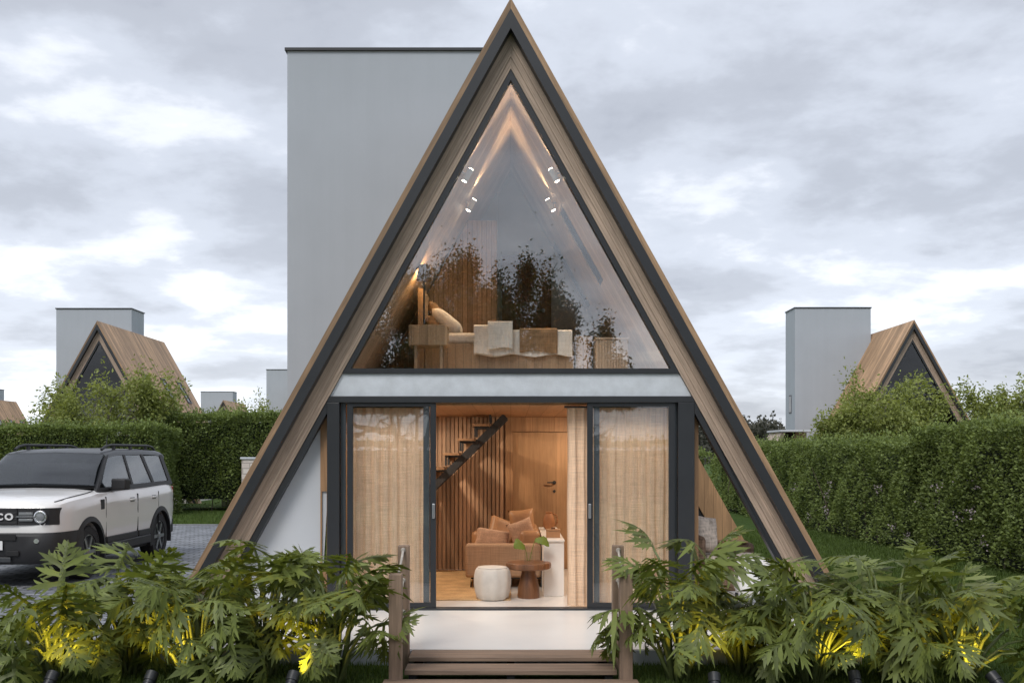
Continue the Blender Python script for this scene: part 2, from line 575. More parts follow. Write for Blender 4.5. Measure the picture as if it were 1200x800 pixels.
# ---------------------------------------------------------------- hedges
M['hedge'] = leaf_mat('hedge_leaves', (0.165, 0.230, 0.088), 0.55, 0.32, 0.55, 0.25)
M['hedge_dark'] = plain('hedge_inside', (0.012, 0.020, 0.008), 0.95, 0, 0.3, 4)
M['blossom'] = plain('pale_blossom', (0.36, 0.31, 0.33), 0.8, 0, 0.5, 14)
M['twig'] = plain('twigs', (0.11, 0.085, 0.065), 0.9, 0, 0.3, 10)
def hedge(label, x0, x1, y0, y1, h, dens=900, leaf=0.055, seed=1, group=None, skew=0.0, faces='fltr', under=0.0, bloom=0):
    """clipped hedge: a dark box painted as inner shade and leaves through the outer layer; skew moves x with y"""
    r = np.random.default_rng(seed)
    root = thing('hedge', label, 'hedge', ((x0 + x1) / 2, (y0 + y1) / 2, 0), 0, group)
    lx, ly = (x1 - x0) / 2, (y1 - y0) / 2
    def bumps(A, B, ph):
        return (0.10 * np.sin(A * 2.3 + ph) * np.cos(B * 2.9 + ph * 2) + 0.05 * np.sin(A * 5.7 + ph * 3) * np.sin(B * 6.1 + ph)
                + 0.03 * np.sin(A * 13 + ph) * np.sin(B * 11 + 2 * ph))
    PP = []; NN = []
    def face(kind):
        if kind in 'fb':
            n = int(2 * lx * h * dens)
            A = r.uniform(-lx, lx, n); B = h * r.uniform(0, 1, n) ** 0.93
            d = bumps(A, B, seed) - r.exponential(0.06, n)
            keep = r.uniform(0, 1, n) < np.clip((B - under * 0.2) / (0.30 * h) + 0.22, 0, 1)
            s = -1 if kind == 'f' else 1
            P = np.stack([A, s * (ly + d - 0.05 * (1 - B / h)), B], 1)[keep]; nn = np.array([0, s, 0.25])
        elif kind in 'lr':
            n = int(2 * ly * h * dens)
            A = r.uniform(-ly, ly, n); B = h * r.uniform(0, 1, n) ** 0.93
            d = bumps(A, B, seed + 1) - r.exponential(0.06, n)
            keep = r.uniform(0, 1, n) < np.clip((B - under * 0.2) / (0.30 * h) + 0.22, 0, 1)
            s = -1 if kind == 'l' else 1
            P = np.stack([s * (lx + d), A, B], 1)[keep]; nn = np.array([s, 0, 0.25])
        else:
            n = int(4 * lx * ly * dens)
            A = r.uniform(-lx, lx, n); B = r.uniform(-ly, ly, n)
            d = bumps(A, B, seed + 2) - r.exponential(0.05, n)
            P = np.stack([A, B, h + d * 0.8], 1); nn = np.array([0, 0, 1.0])
            sp = r.uniform(0, 1, n) < 0.12
            P[sp, 2] += r.uniform(0, 1, sp.sum()) ** 2 * 0.24
        PP.append(P); NN.append(np.repeat(nn[None], len(P), 0))
    for k in faces: face(k)
    P = np.concatenate(PP); D = np.concatenate(NN) + r.normal(size=(len(P), 3)) * 0.6
    if skew: P[:, 0] += skew * P[:, 1]
    V, F = leaf_quads(P, D, leaf, 0.62, r)
    raw_mesh('foliage', V, F, M['hedge'], root)
    if bloom:
        nb = bloom
        A = r.uniform(-ly, ly, nb); B = r.uniform(0.12, 0.62, nb) * h
        Pb = np.repeat(np.stack([-lx + 0.02 + r.normal(size=nb) * 0.03, A, B], 1), 26, 0) + r.normal(size=(nb * 26, 3)) * np.array([.03, .07, .055])
        if skew: Pb[:, 0] += skew * Pb[:, 1]
        Vb, Fb = leaf_quads(Pb, r.normal(size=Pb.shape) + np.array([-1.2, 0, .3]), 0.035, 0.7, r)
        tag(raw_mesh('blossom', Vb, Fb, M['blossom'], root), kind='stuff')
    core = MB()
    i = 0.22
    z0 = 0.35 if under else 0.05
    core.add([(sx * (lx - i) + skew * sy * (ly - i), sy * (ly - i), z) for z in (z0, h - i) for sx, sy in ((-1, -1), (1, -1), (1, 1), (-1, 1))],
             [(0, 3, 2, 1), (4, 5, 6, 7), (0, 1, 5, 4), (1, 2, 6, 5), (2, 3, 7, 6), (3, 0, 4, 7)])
    core.build('inner_shade', M['hedge_dark'], root)  # dark box painted as the shade among the leaves
    tw = MB()
    for k in range(int((2 * lx + 2 * ly) * 5)):
        x, y = r.uniform(-lx + 0.1, lx - 0.1), r.uniform(-ly + 0.08, ly - 0.08)
        if min(lx - abs(x), ly - abs(y)) > 0.35:
            continue
        x += skew * y
        p0 = Vector((x, y, 0)); p1 = p0 + Vector((r.normal() * .1, r.normal() * .1, h * 0.35)); p2 = p1 + Vector((r.normal() * .15, r.normal() * .15, h * 0.4))
        tw.tube([p0, p1, p2], [0.016, 0.011, 0.004], 5)
    tag(tw.build('twigs', M['twig'], root), kind='stuff')
    return root
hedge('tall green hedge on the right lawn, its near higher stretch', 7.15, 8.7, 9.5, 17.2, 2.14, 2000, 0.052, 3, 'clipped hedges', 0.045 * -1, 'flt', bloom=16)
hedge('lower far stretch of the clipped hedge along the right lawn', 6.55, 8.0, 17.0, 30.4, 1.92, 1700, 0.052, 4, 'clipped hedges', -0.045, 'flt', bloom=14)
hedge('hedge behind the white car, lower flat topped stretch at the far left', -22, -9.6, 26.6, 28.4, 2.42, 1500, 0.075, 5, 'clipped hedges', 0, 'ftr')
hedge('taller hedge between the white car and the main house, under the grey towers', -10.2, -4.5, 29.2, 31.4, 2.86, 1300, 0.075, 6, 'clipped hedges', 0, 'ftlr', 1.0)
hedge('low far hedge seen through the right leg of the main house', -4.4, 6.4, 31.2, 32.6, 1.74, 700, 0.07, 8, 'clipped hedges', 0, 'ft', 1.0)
# pale garden wall that shows through and beside the left hedge
mw, t, p = new_mat('pale_brick')
v, o_ = objco(t, rot=(R(90), 0, 0))
br = t.nodes.new('ShaderNodeTexBrick')
br.inputs['Scale'].default_value = 1.0
br.inputs['Brick Width'].default_value = 0.42; br.inputs['Row Height'].default_value = 0.16; br.inputs['Mortar Size'].default_value = 0.014
br.inputs['Color1'].default_value = (0.55, 0.46, 0.42, 1); br.inputs['Color2'].default_value = (0.68, 0.63, 0.58, 1); br.inputs['Mortar'].default_value = (0.36, 0.32, 0.29, 1)
t.links.new(v, br.inputs['Vector']); t.links.new(br.outputs['Color'], p.inputs['Base Color'])
p.inputs['Roughness'].default_value = 0.9
M['brick'] = mw
wl = MB().box(-9.4, -4.6, 31.9, 32.1, 0, 1.0).build('garden_wall', M['brick'])
tag(wl, 'low pale brick garden wall showing through the bottom of the hedge', 'wall')
pb = thing('brick_pillar', 'pale brick gate pillar beside the left leg of the main house', 'pillar', (-7.68, 29.0, 0))
MB().box(-0.24, 0.24, -0.12, 0.12, 0, 1.55).build('shaft', M['brick'], pb)
MB().box(-0.28, 0.28, -0.16, 0.16, 1.55, 1.61).build('cap', M['concrete'], pb, 0.01)
M['treadwood'] = wood('tread_wood', (0.22, 0.125, 0.065), 1, 0, 0.3, 0.1)
M['glass_shaded'] = glass_mat('shaded_gable_glass', 0.05, (0.34, 0.35, 0.37))  # copy of the gable glass, dim interior shade put into its tint
M['rope'] = fabric('rope', (0.45, 0.41, 0.36), 120, 0.9)
# ---------------------------------------------------------------- the A-frame house (local origin: ground under the front gable)
MS = 1.801                      # roof slope
A_OUT, A_BLK, A_COR, A_SOF = 6.267, 6.161, 5.660, 5.620
FY = 0.80                       # front edge of the roof
RL = 7.33                       # back edge of the roof
GAP0, GAP1 = 1.16, 4.40         # side opening in the right slope
def hs(z, A=A_SOF): return (A - z) / MS

SKY = [(2.49, 0.46), (4.39, 0.46), (6.19, 0.46)]     # skylights on the right slope: y, width
SKZ = (3.71, 4.58)
def slope_piece(side, A0, A1, ybr, zbr, hole, name, mat, parent, endfaces=True):
    """slab between two planes parallel to the roof, as a grid of cells with holes"""
    ny, nz = len(ybr), len(zbr) + 1
    def pt(layer, i, k):
        A = (A0, A1)[layer]
        if k == nz - 1:
            return (0.0, ybr[i], A)
        return (side * (A - zbr[k]) / MS, ybr[i], zbr[k])
    V = []
    for layer in (0, 1):
        for i in range(ny):
            for k in range(nz):
                V.append(pt(layer, i, k))
    def id_(l, i, k): return l * ny * nz + i * nz + k
    def solid(i, k):
        if i < 0 or i >= ny - 1 or k < 0 or k >= nz - 1: return False
        zc = 0.5 * (zbr[k] + (zbr[k + 1] if k + 1 < len(zbr) else A0))
        return not hole(0.5 * (ybr[i] + ybr[i + 1]), zc)
    F = []
    for i in range(ny - 1):
        for k in range(nz - 1):
            if not solid(i, k): continue
            F.append((id_(0, i, k), id_(0, i + 1, k), id_(0, i + 1, k + 1), id_(0, i, k + 1)))
            F.append((id_(1, i, k), id_(1, i, k + 1), id_(1, i + 1, k + 1), id_(1, i + 1, k)))
            for di, dk, e in ((-1, 0, ((i, k), (i, k + 1))), (1, 0, ((i + 1, k), (i + 1, k + 1))), (0, -1, ((i, k), (i + 1, k))), (0, 1, ((i, k + 1), (i + 1, k + 1)))):
                if not solid(i + di, k + dk):
                    if dk == 1 and k == nz - 2: continue
                    (a, b), (c, d) = e
                    F.append((id_(0, a, b), id_(0, c, d), id_(1, c, d), id_(1, a, b)))
    return MB().add(V, F).build(name, mat, parent)

def build_house(label, loc):
    H = thing('timber_house', label, 'house', loc)
    # ---- roof
    sk = {c - w / 2 for c, w in SKY} | {c + w / 2 for c, w in SKY}
    zb = [0.0, 2.42, SKZ[0], SKZ[1]]
    def hole_r(y, z):
        if z < 2.42 and GAP0 < y < GAP1: return True
        return any(abs(y - c) < w / 2 for c, w in SKY) and SKZ[0] < z < SKZ[1]
    def hole_n(y, z): return False
    for side, hole in ((-1, hole_n), (1, hole_r)):
        slope_piece(side, A_OUT, A_BLK, sorted({FY, GAP0, GAP1, RL} | sk), zb, hole, 'roof_cladding', M['clad'], H)
        slope_piece(side, A_BLK - 0.001, A_COR, sorted({FY + .31, GAP0, GAP1, RL - .01} | sk), zb, hole, 'roof_core', M['core'], H)
        slope_piece(side, A_BLK - 0.001, 5.967, [FY, FY + 0.138], [0.0], hole_n, 'fascia', M['black'], H)
        for k, (a0, a1, y0) in enumerate(((5.966, 5.853, FY + .128), (5.852, 5.738, FY + .140), (5.737, A_SOF + .001, FY + .152))):
            slope_piece(side, a0, a1, [y0, FY + .30], [0.0], hole_n, 'gable_board', M['soffit'], H)
        slope_piece(side, A_COR - 0.002, A_SOF, sorted({FY + .302, GAP0, GAP1, RL - .02} | sk), zb, hole, 'inner_lining', M['palewood'], H)
    # wooden end board of the back part, at the side opening
    V = [((A - z) / MS, y, z) for y in (GAP1 - .045, GAP1 - .003) for A, z in ((A_OUT - .002, 0), (A_OUT - .002, 2.40), (A_SOF - .01, 2.40), (A_SOF - .01, 0))]
    MB().add(V, [(0, 1, 2, 3), (7, 6, 5, 4), (0, 4, 5, 1), (1, 5, 6, 2), (2, 6, 7, 3), (3, 7, 4, 0)]).build('end_board', M['endboard'], H)
    for c, wd in SKY:                                   # skylights
        fr = MB()
        for ya, yb2, za, zb2 in ((c - wd / 2, c - wd / 2 + 0.05, *SKZ), (c + wd / 2 - 0.05, c + wd / 2, *SKZ), (c - wd / 2 + .05, c + wd / 2 - .05, SKZ[0], SKZ[0] + .06), (c - wd / 2 + .05, c + wd / 2 - .05, SKZ[1] - .06, SKZ[1])):
            V = []
            for A in (A_OUT + 0.07, A_COR - 0.01):
                for y_, z_ in ((ya, za), (yb2, za), (yb2, zb2), (ya, zb2)):
                    V.append(((A - z_) / MS, y_, z_))
            fr.add(V, [(0, 1, 2, 3), (7, 6, 5, 4), (0, 4, 5, 1), (1, 5, 6, 2), (2, 6, 7, 3), (3, 7, 4, 0)])
        f = fr.build('skylight', M['black'], H)
        V = [((A - z_) / MS, y_, z_) for A in (A_OUT + 0.03, A_OUT + 0.015) for y_, z_ in ((c - wd / 2 + .05, SKZ[0] + .06), (c + wd / 2 - .05, SKZ[0] + .06), (c + wd / 2 - .05, SKZ[1] - .06), (c - wd / 2 + .05, SKZ[1] - .06))]
        MB().add(V, [(0, 1, 2, 3), (7, 6, 5, 4), (0, 4, 5, 1), (1, 5, 6, 2), (2, 6, 7, 3), (3, 7, 4, 0)]).build('pane', M['glass_up'], f)
    # ---- tower
    tz = 7.187
    tw = MB()
    tw.box(-3.04, -0.185, 4.35, 5.61, 2.55, tz)
    tw.box(-3.04, -1.99, 4.35, 5.61, 0, 2.549)
    to = tw.build('tower', M['render'], H)
    MB().box(-3.07, -0.155, 4.32, 5.64, tz, tz + 0.038).build('coping', M['black'], to)
    sl = MB().box(-3.05, -3.035, 4.80, 5.12, 3.25, 3.95).build('slit_window', M['black'], to)
    MB().box(-3.053, -3.047, 4.84, 5.08, 3.30, 3.90).build('pane', M['darkpane'], sl)
    # ---- concrete band and upper floor
    b0, b1 = 2.303, 2.529
    MB().prism_xz([(-hs(b0) + .004, b0), (hs(b0) - .004, b0), (hs(b1) - .004, b1), (-hs(b1) + .004, b1)], 0.985, 1.2).build('concrete_band', M['concrete'], H)
    u0, u1 = 2.30, 2.50
    MB().prism_xz([(-hs(u0) + .01, u0), (hs(u0) - .01, u0), (hs(u1) - .01, u1), (-hs(u1) + .01, u1)], 1.2, 6.9).build('upper_floor', M['palewood'], H)
    # ---- gable window: frame and pane
    g0, g1 = 2.532, 2.582
    o_ = [(-hs(g0) + .003, g0), (hs(g0) - .003, g0), (0, A_SOF - .005)]
    i_ = [(-hs(g1, 5.507), g1), (hs(g1, 5.507), g1), (0, 5.507)]
    fr = MB().ring_xz(o_, i_, 0.96, 1.06).build('gable_window', M['black'], H)
    i2 = [(-hs(g1, 5.515), g1 - .004), (hs(g1, 5.515), g1 - .004), (0, 5.515)]
    MB().prism_xz(i2, 1.005, 1.015).build('pane', M['glass_up'], fr)
    # ---- ground floor glazing
    zf = 0.13
    fr = MB()
    fr.box(-1.866, 1.866, 0.96, 1.08, 2.236, 2.301)
    fr.box(-1.866, -1.742, 0.96, 1.08, zf, 2.235)
    fr.box(1.700, 1.866, 0.96, 1.08, zf, 2.235)
    fr.box(-1.741, 1.699, 0.955, 1.085, zf, zf + 0.018)
    fr.build('door_frame', M['black'], H, 0.004)
    for s in (-1, 1):
        a, b = A_SOF - 0.004, A_SOF - 0.125
        pts = [(s * hs(zf, a), zf), (s * hs(2.299, a), 2.299), (s * 1.868, 2.299), (s * 1.868, A_SOF - 0.125 - 1.868 * MS), (s * hs(zf, b), zf)]
        if s < 0: pts = pts[::-1]
        MB().prism_xz(pts, 0.965, 1.075).build('wing_frame', M['black'], H)
    # fixed outer leaves behind the sliding ones
    for nm, x0, x1, stile_reflection in (('fixed_pane', -1.74, -0.83, -0.83), ('fixed_pane', 0.845, 1.70, 0.845)):
        f2 = MB().box(x0, x1, 1.055, 1.065, zf + .02, 2.234).build(nm, M['glass'], H)
        s2 = MB()
        xs = (-0.895, -0.832) if x0 < 0 else (0.852, 0.908)
        s2.box(xs[0], xs[1], 1.045, 1.075, zf + .02, 2.234)
        s2.build('stile_reflection', M['stile_reflection'], f2)
        xo = (-1.738, -1.690) if x0 < 0 else (1.672, 1.698)  # outer bar painted grey for the reflection in the glass
        MB().box(xo[0], xo[1], 1.045, 1.075, zf + .02, 2.234).build('stile_reflection', M['stile_reflection'], f2)
    def slider(x0, x1, hx):
        d = MB()
        z0, z1, y0, y1, sw = zf + 0.02, 2.234, 0.985, 1.025, 0.058
        d.box(x0, x0 + sw, y0, y1, z0, z1).box(x1 - sw, x1, y0, y1, z0, z1)
        d.box(x0 + sw, x1 - sw, y0, y1, z1 - 0.035, z1).box(x0 + sw, x1 - sw, y0, y1, z0, z0 + 0.05)
        do = d.build('sliding_door', M['black'], H)
        MB().box(x0 + sw - .004, x1 - sw + .004, 1.0, 1.008, z0 + 0.046, z1 - 0.031).build('pane', M['glass'], do)
        hb = MB().box(hx - 0.014, hx + 0.014, 0.965, 0.984, 1.06, 1.21)
        hb.build('handle', M['grey_metal'], do, 0.006)
    slider(-1.666, -0.762, -0.785)
    slider(0.778, 1.668, 0.803)
    # ---- left wing: plaster wall, timber jamb with a slot of moss
    ww = MB().prism_xz([(-hs(0) + .02, 0), (-1.962, 0), (-1.962, 2.298), (-hs(2.298) + .012, 2.298)], 1.12, 1.22)
    ww.build('wing_wall', M['white'], H)
    jb = MB().box(-1.960, -1.870, 1.10, 1.22, 0, 0.55).box(-1.960, -1.870, 1.10, 1.22, 1.33, 2.24).box(-1.960, -1.945, 1.10, 1.22, 0.551, 1.329).box(-1.895, -1.870, 1.10, 1.22, 0.551, 1.329)
    jo = jb.build('side_jamb', M['panel'], H)
    MB().box(-1.944, -1.896, 1.14, 1.2, 0.552, 1.328).build('moss_slot', M['moss'], jo)
    # ---- terrace slab
    dk = MB().box(-2.85, 2.85, -1.02, 0.953, 0, zf).box(1.932, 3.0, 0.954, 5.2, 0, zf).build('terrace', M['deckwhite'], H)
    MB().box(-2.853, 2.853, -1.024, -1.02, 0, zf - 0.012).build('edge', M['slate'], dk)
    # ---- ground floor room
    MB().box(-1.85, 1.85, 1.09, 4.9, 0.02, zf - 0.001).build('room_floor', M['floor'], H)
    MB().box(-1.85, 1.85, 1.21, 4.9, 2.222, 2.298).build('room_ceiling', M['ceil'], H)
    MB().box(-1.93, -1.852, 1.23, 4.9, 0, 2.297).build('side_wall', M['panel'], H)
    MB().box(1.70, 1.85, 1.20, 1.24, zf, 2.22).build('side_wall', M['panel'], H)
    MB().box(1.852, 1.93, 1.09, 4.9, 0, 2.297).build('side_wall', M['panel'], H)
    sw = MB()
    x = -1.84
    r = random.Random(5)
    while x < -0.12:                                     # fluted slats
        d = 0.022 + r.random() * 0.012
        sw.box(x, x + 0.043, 4.5 - d, 4.5, zf, 2.22)
        x += 0.0565
    sw.box(-1.849, -0.075, 4.501, 4.56, zf, 2.22)
    sw.build('slat_wall', M['slat'], H)
    MB().box(-0.074, 0.03, 4.46, 4.60, zf, 2.22).box(0.031, 0.83, 4.52, 4.60, 2.02, 2.22).box(0.831, 1.849, 4.46, 4.60, zf, 2.22).build('rear_wall', M['panel'], H)
    dr = MB().box(0.034, 0.828, 4.53, 4.57, zf + .005, 2.012).build('room_door', M['panel2'], H)
    MB().lathe([(0.026, 0), (0.026, 0.012)], (0.60, 4.518, 1.32), 16, 'y').tube([(0.60, 4.524, 1.32), (0.60, 4.48, 1.32), (0.50, 4.48, 1.32)], 0.009, 8).build('handle', M['black'], dr)
    MB().lathe([(0.02, 0), (0.02, 0.01)], (0.60, 4.52, 1.20), 12, 'y').build('keyhole_plate', M['black'], dr)
    # ---- stairs: two black steel stringers, timber treads
    st = MB()
    p0, p1 = Vector((-1.62, 4.05, 0.72)), Vector((-0.085, 4.05, 2.22))
    d = (p1 - p0).normalized(); nrm = Vector((-d.z, 0, d.x))
    n = 8
    for y in (3.72, 4.30):
        a = Vector((p0.x, y, p0.z)); b = Vector((p1.x, y, p1.z))
        st.add([a - nrm * .07, b - nrm * .07, b + nrm * .02, a + nrm * .02] + [q + Vector((0, .04, 0)) for q in (a - nrm * .07, b - nrm * .07, b + nrm * .02, a + nrm * .02)],
               [(0, 1, 2, 3), (7, 6, 5, 4), (0, 4, 5, 1), (1, 5, 6, 2), (2, 6, 7, 3), (3, 7, 4, 0)])
        for i in range(n):
            q = a + (b - a) * (i + 0.5) / n
            st.box(q.x - 0.10, q.x - 0.075, y, y + .04, q.z, q.z + 0.13)
            st.box(q.x - 0.10, q.x + 0.095, y, y + .04, q.z + 0.105, q.z + 0.13)
    so = st.build('staircase', M['black'], H)
    for i in range(n):
        q = p0 + (p1 - p0) * (i + 0.5) / n
        MB().box(q.x - 0.125, q.x + 0.09, 3.66, 4.40, q.z + 0.132, q.z + 0.162).build('tread', M['treadwood'], so)
    # ---- upper room
    zt = 4.62
    pts = [(-hs(2.51) + .02, 2.51), (-0.17, 2.51), (-0.17, zt), (-hs(zt) + .02, zt)]
    MB().prism_xz(pts, 3.235, 3.275).build('slat_panel', M['slatpale'], H)
    pts = [(-hs(2.502) + .01, 2.502), (hs(2.502) - .01, 2.502), (0, A_SOF - .02)]
    MB().prism_xz(pts, 4.6, 4.66).build('upper_rear_wall', M['greywall'], H)
    ud = MB().box(-0.12, 0.56, 4.56, 4.598, 2.505, 4.45).build('upper_door', M['door2'], H)
    MB().lathe([(0.026, 0), (0.026, 0.012)], (0.45, 4.548, 3.69), 16, 'y').tube([(0.45, 4.554, 3.69), (0.45, 4.51, 3.69), (0.34, 4.51, 3.69)], 0.01, 8).build('handle', M['grey_metal'], ud)
    # ---- black gable at the back
    pts = [(-hs(0) + .02, 0), (hs(0) - .02, 0), (0, A_SOF - .03)]
    MB().prism_xz(pts, RL - 0.12, RL - 0.05).build('rear_gable', M['gablewood'], H)
    # inside of the right back part of the roof, beyond the side opening
    MB().prism_xz([(1.935, 0), (hs(0) - .02, 0), (hs(2.29) - .012, 2.29), (1.935, 2.29)], 5.30, 5.38).build('patio_wall', M['panel'], H)
    b_ = A_SOF - 0.16
    MB().prism_xz([(hs(0, b_), 0), (hs(0) - .005, 0), (hs(2.29) - .005, 2.29), (hs(2.29, b_), 2.29)], 4.405, 4.47).build('patio_frame', M['black'], H)
    return H
M['sidewall'] = wood('side_wall_wood', (0.30, 0.20, 0.12), 1, 2, 0.30, 0.1, 0.5, 0.0, 0.25)
M['darkpane'] = plain('dark_pane', (0.05, 0.055, 0.06), 0.1, 0, 0.1)
M['stile_reflection'] = plain('grey_blue_stile_reflection', (0.10, 0.115, 0.13), 0.3, 0.3, 0.05)  # grey-blue reflection put into the colour
M['moss'] = plain('moss', (0.09, 0.14, 0.03), 0.95, 0, 0.6, 40, 0.8, 90)
M['panel2'] = wood('door_wood', (0.40, 0.235, 0.12), 0, 2, 0.40, 0.10, 0.45, 0.0, 0.25, offset=0.4)
M['slatpale'] = wood('slat_panel_wood', (0.34, 0.225, 0.14), 0, 2, 0.06, 0.2, 0.5, 0.06, 0.25)
M['greywall'] = plain('grey_wallpaper', (0.44, 0.45, 0.46), 0.8, 0, 0.06, 3)
M['door2'] = wood('upper_door_wood', (0.22, 0.10, 0.05), 0, 2, 0.5, 0.1, 0.45, 0.0, 0.3)
M['endboard'] = wood('end_board_wood', (0.47, 0.28, 0.14), 0, 2, 0.12, 0.14, 0.5, 0.02, 0.3)
M['gablewood'] = wood('gable_wood', (0.30, 0.19, 0.11), 0, 2, 0.16, 0.25, 0.6, 0.02, 0.3)

HY = 9.0
house = build_house('large timber A-frame house in the middle, open glass front and tall grey tower', (0, HY, 0))
far = [
    ((-14.19, 32.85, 0), 'A-frame house behind the left hedge, timber right slope with skylights, behind a bushy tree'),
    ((13.75, 32.63, 0), 'A-frame house behind the right hedge, dark gable glass and grey tower at its left'),
    ((-43.6, 79.2, 0), 'distant A-frame house at the far left edge, only its roof end and skylights showing'),
    ((-24.5, 82.8, 0), 'smallest distant A-frame house with square grey tower above the hedge left of the main house'),
    ((-12.96, 59.9, 0), 'distant house of which only a grey tower shows beside the main tower'),
]
for loc, lab in far:
    h = copy_tree(house, None, skip=())
    h.location = loc
    h['label'] = lab
    for o in h.children:
        if o.name.startswith('gable_window'):
            for q in o.children:
                q.material_slots[0].link = 'OBJECT'
                q.material_slots[0].material = M['glass_shaded']
    for o in [h]:
        o['group'] = 'neighbouring A-frame houses'

# small porch beside the right neighbour's tower
pp = thing('porch', 'small slanted timber porch with white flat roof left of the far right tower', 'porch', (9.9, 35.0, 0))
M['porchwood'] = wood('porch_wood', (0.48, 0.38, 0.30), 1, 2, 0.2, 0.1)
MB().prism_xz([(-1.75, 0), (-1.62, 0), (-0.30, 2.47), (-0.43, 2.47)], -0.8, 0.9).build('side_board', M['porchwood'], pp)
MB().prism_xz([(-1.60, 0), (-1.0, 0), (0.20, 2.46), (-0.28, 2.46)], -0.2, 0.8).build('interior_shade', M['core'], pp)  # solid black block painted as the shaded porch interior
MB().prism_xz([(-0.99, 0), (0.62, 0), (0.62, 2.46), (0.22, 2.46)], -0.1, 0.8).build('wall', M['porchwood'], pp)
MB().box(-0.52, 0.66, -0.86, 0.95, 2.471, 2.54).build('roof', M['white'], pp, 0.01)
# ---------------------------------------------------------------- lamps: lit ones upstairs, unseen ones added below
WARM = (1.0, 0.70, 0.42)
M['lampbody'] = plain('lamp_body', (0.75, 0.75, 0.75), 0.4, 0, 0.05)
M['lens'] = emit_mat('lit_lens', (1.0, 0.86, 0.68), 14)
def spot_lamp(name, parent, loc, direction, power, size, blend, col, r=0.02):
    l = bpy.data.lights.new(name, 'SPOT')
    l.energy = power; l.spot_size = R(size); l.spot_blend = blend; l.color = col; l.shadow_soft_size = r
    o = bpy.data.objects.new(name, l)
    COL.objects.link(o)
    o.location = loc
    o.rotation_euler = Vector(direction).to_track_quat('-Z', 'Y').to_euler()
    if parent is not None: o.parent = parent
    return o
sl = Vector((1, 0, -MS)).normalized()            # down along the right slope
where = [('front', 'right', 0.93, 0.52, 10.33), ('front', 'left', 0, -0.52, 10.33), ('rear', 'right', 0, 0.53, 11.5), ('rear', 'left', 0, -0.53, 11.5)]
for fr, lr, _, X, Y in where:
    s = 1 if X > 0 else -1
    z = A_SOF - abs(X) * MS - 0.002
    nrm = Vector((-s * MS, 0, -1)).normalized()   # out of the sloped ceiling, into the room
    base = Vector((X, Y, z))
    L = thing('wall_lamp', f'small lit lamp on the {lr} slope behind the gable glass, {fr} one there', 'lamp', tuple(base), 0, 'lamps on the sloped ceiling')
    dn = Vector((s, 0, -MS)).normalized()
    c = nrm * 0.075
    MB().tube([Vector((0, 0, 0)), c], 0.012, 8).tube([c - dn * 0.07, c + dn * 0.07], 0.032, 14).build('housing', M['lampbody'], L, 0.003)
    for q in (-1, 1):
        MB().tube([c + dn * q * 0.0705, c + dn * q * 0.076], 0.026, 14).build('lens', M['lens'], L)
        d = (dn * q + nrm * (0.45 if q > 0 else -0.10)).normalized()
        spot_lamp('lamp_light', L, c + dn * q * 0.085, d, 60 if q > 0 else 19, 64, 0.9, WARM)
# unseen downlights added to light the ground floor room
for i, (X, Y, pw, lab) in enumerate([(-1.2, 10.8, 26, 'added ceiling light over the left linen curtain in the ground floor room'), (1.25, 10.8, 24, 'added ceiling light over the right linen curtain in the ground floor room'),
                                (1.30, 12.5, 60, 'added ceiling light at the rear right of the ground floor room'), (-1.25, 12.3, 55, 'added ceiling light before the staircase')]):
    L = thing('added_ceiling_light', lab, 'lamp', (X, Y, 2.222), 0, 'added ceiling lights')
    MB().lathe([(0.045, -0.001), (0.045, -0.006), (0.034, -0.006), (0.034, -0.001)], n=20).build('trim', M['lampbody'], L)
    MB().lathe([(0.033, -0.001), (0.033, -0.003)], n=20).build('lens', M['lens'], L)
    spot_lamp('lamp_light', L, (0, 0, -0.02), ((-0.45 if X > 0 else 0.35) if Y > 12 else 0, 0.15 if Y > 12 else -0.1, -1), pw * 1.1, 160, 0.6, (1.0, 0.80, 0.60), 0.04)

# ---------------------------------------------------------------- linen curtains behind the sliding doors
def curtain(label, x0, x1, Y, z0, z1, seed):
    r = np.random.default_rng(seed)
    n = int((x1 - x0) / 0.012)
    V = []; F = []
    ph = r.uniform(0, 6)
    nz = 12
    for k in range(nz + 1):
        z = z0 + (z1 - z0) * k / nz
        for i in range(n + 1):
            x = x0 + (x1 - x0) * i / n
            d = 0.016 * math.sin(x * 62 + ph + 0.6 * math.sin(x * 9)) + 0.008 * math.sin(x * 137 + ph)
            d *= 0.8 + 0.4 * (1 - k / nz)
            V.append((x + 0.004 * math.sin(z * 5 + x * 20), d, z))
    for k in range(nz):
        for i in range(n):
            a = k * (n + 1) + i
            F.append((a, a + 1, a + n + 2, a + n + 1))
    root = thing('curtain', label, 'curtain', (0, Y, 0), 0)
    MB().add(V, F).build('cloth', M['linen'], root, smooth=True)
    MB().tube([(x0 - 0.03, 0, z1 + 0.012), (x1 + 0.03, 0, z1 + 0.012)], 0.011, 8).build('rail', M['black'], root)
curtain('beige linen curtain filling the left glass door, its right edge ends inside that door', -1.64, -0.905, 10.17, 0.145, 2.19, 1)
curtain('beige linen curtain behind the right glass door, reaching into the open doorway', 0.585, 1.66, 10.17, 0.145, 2.19, 2)

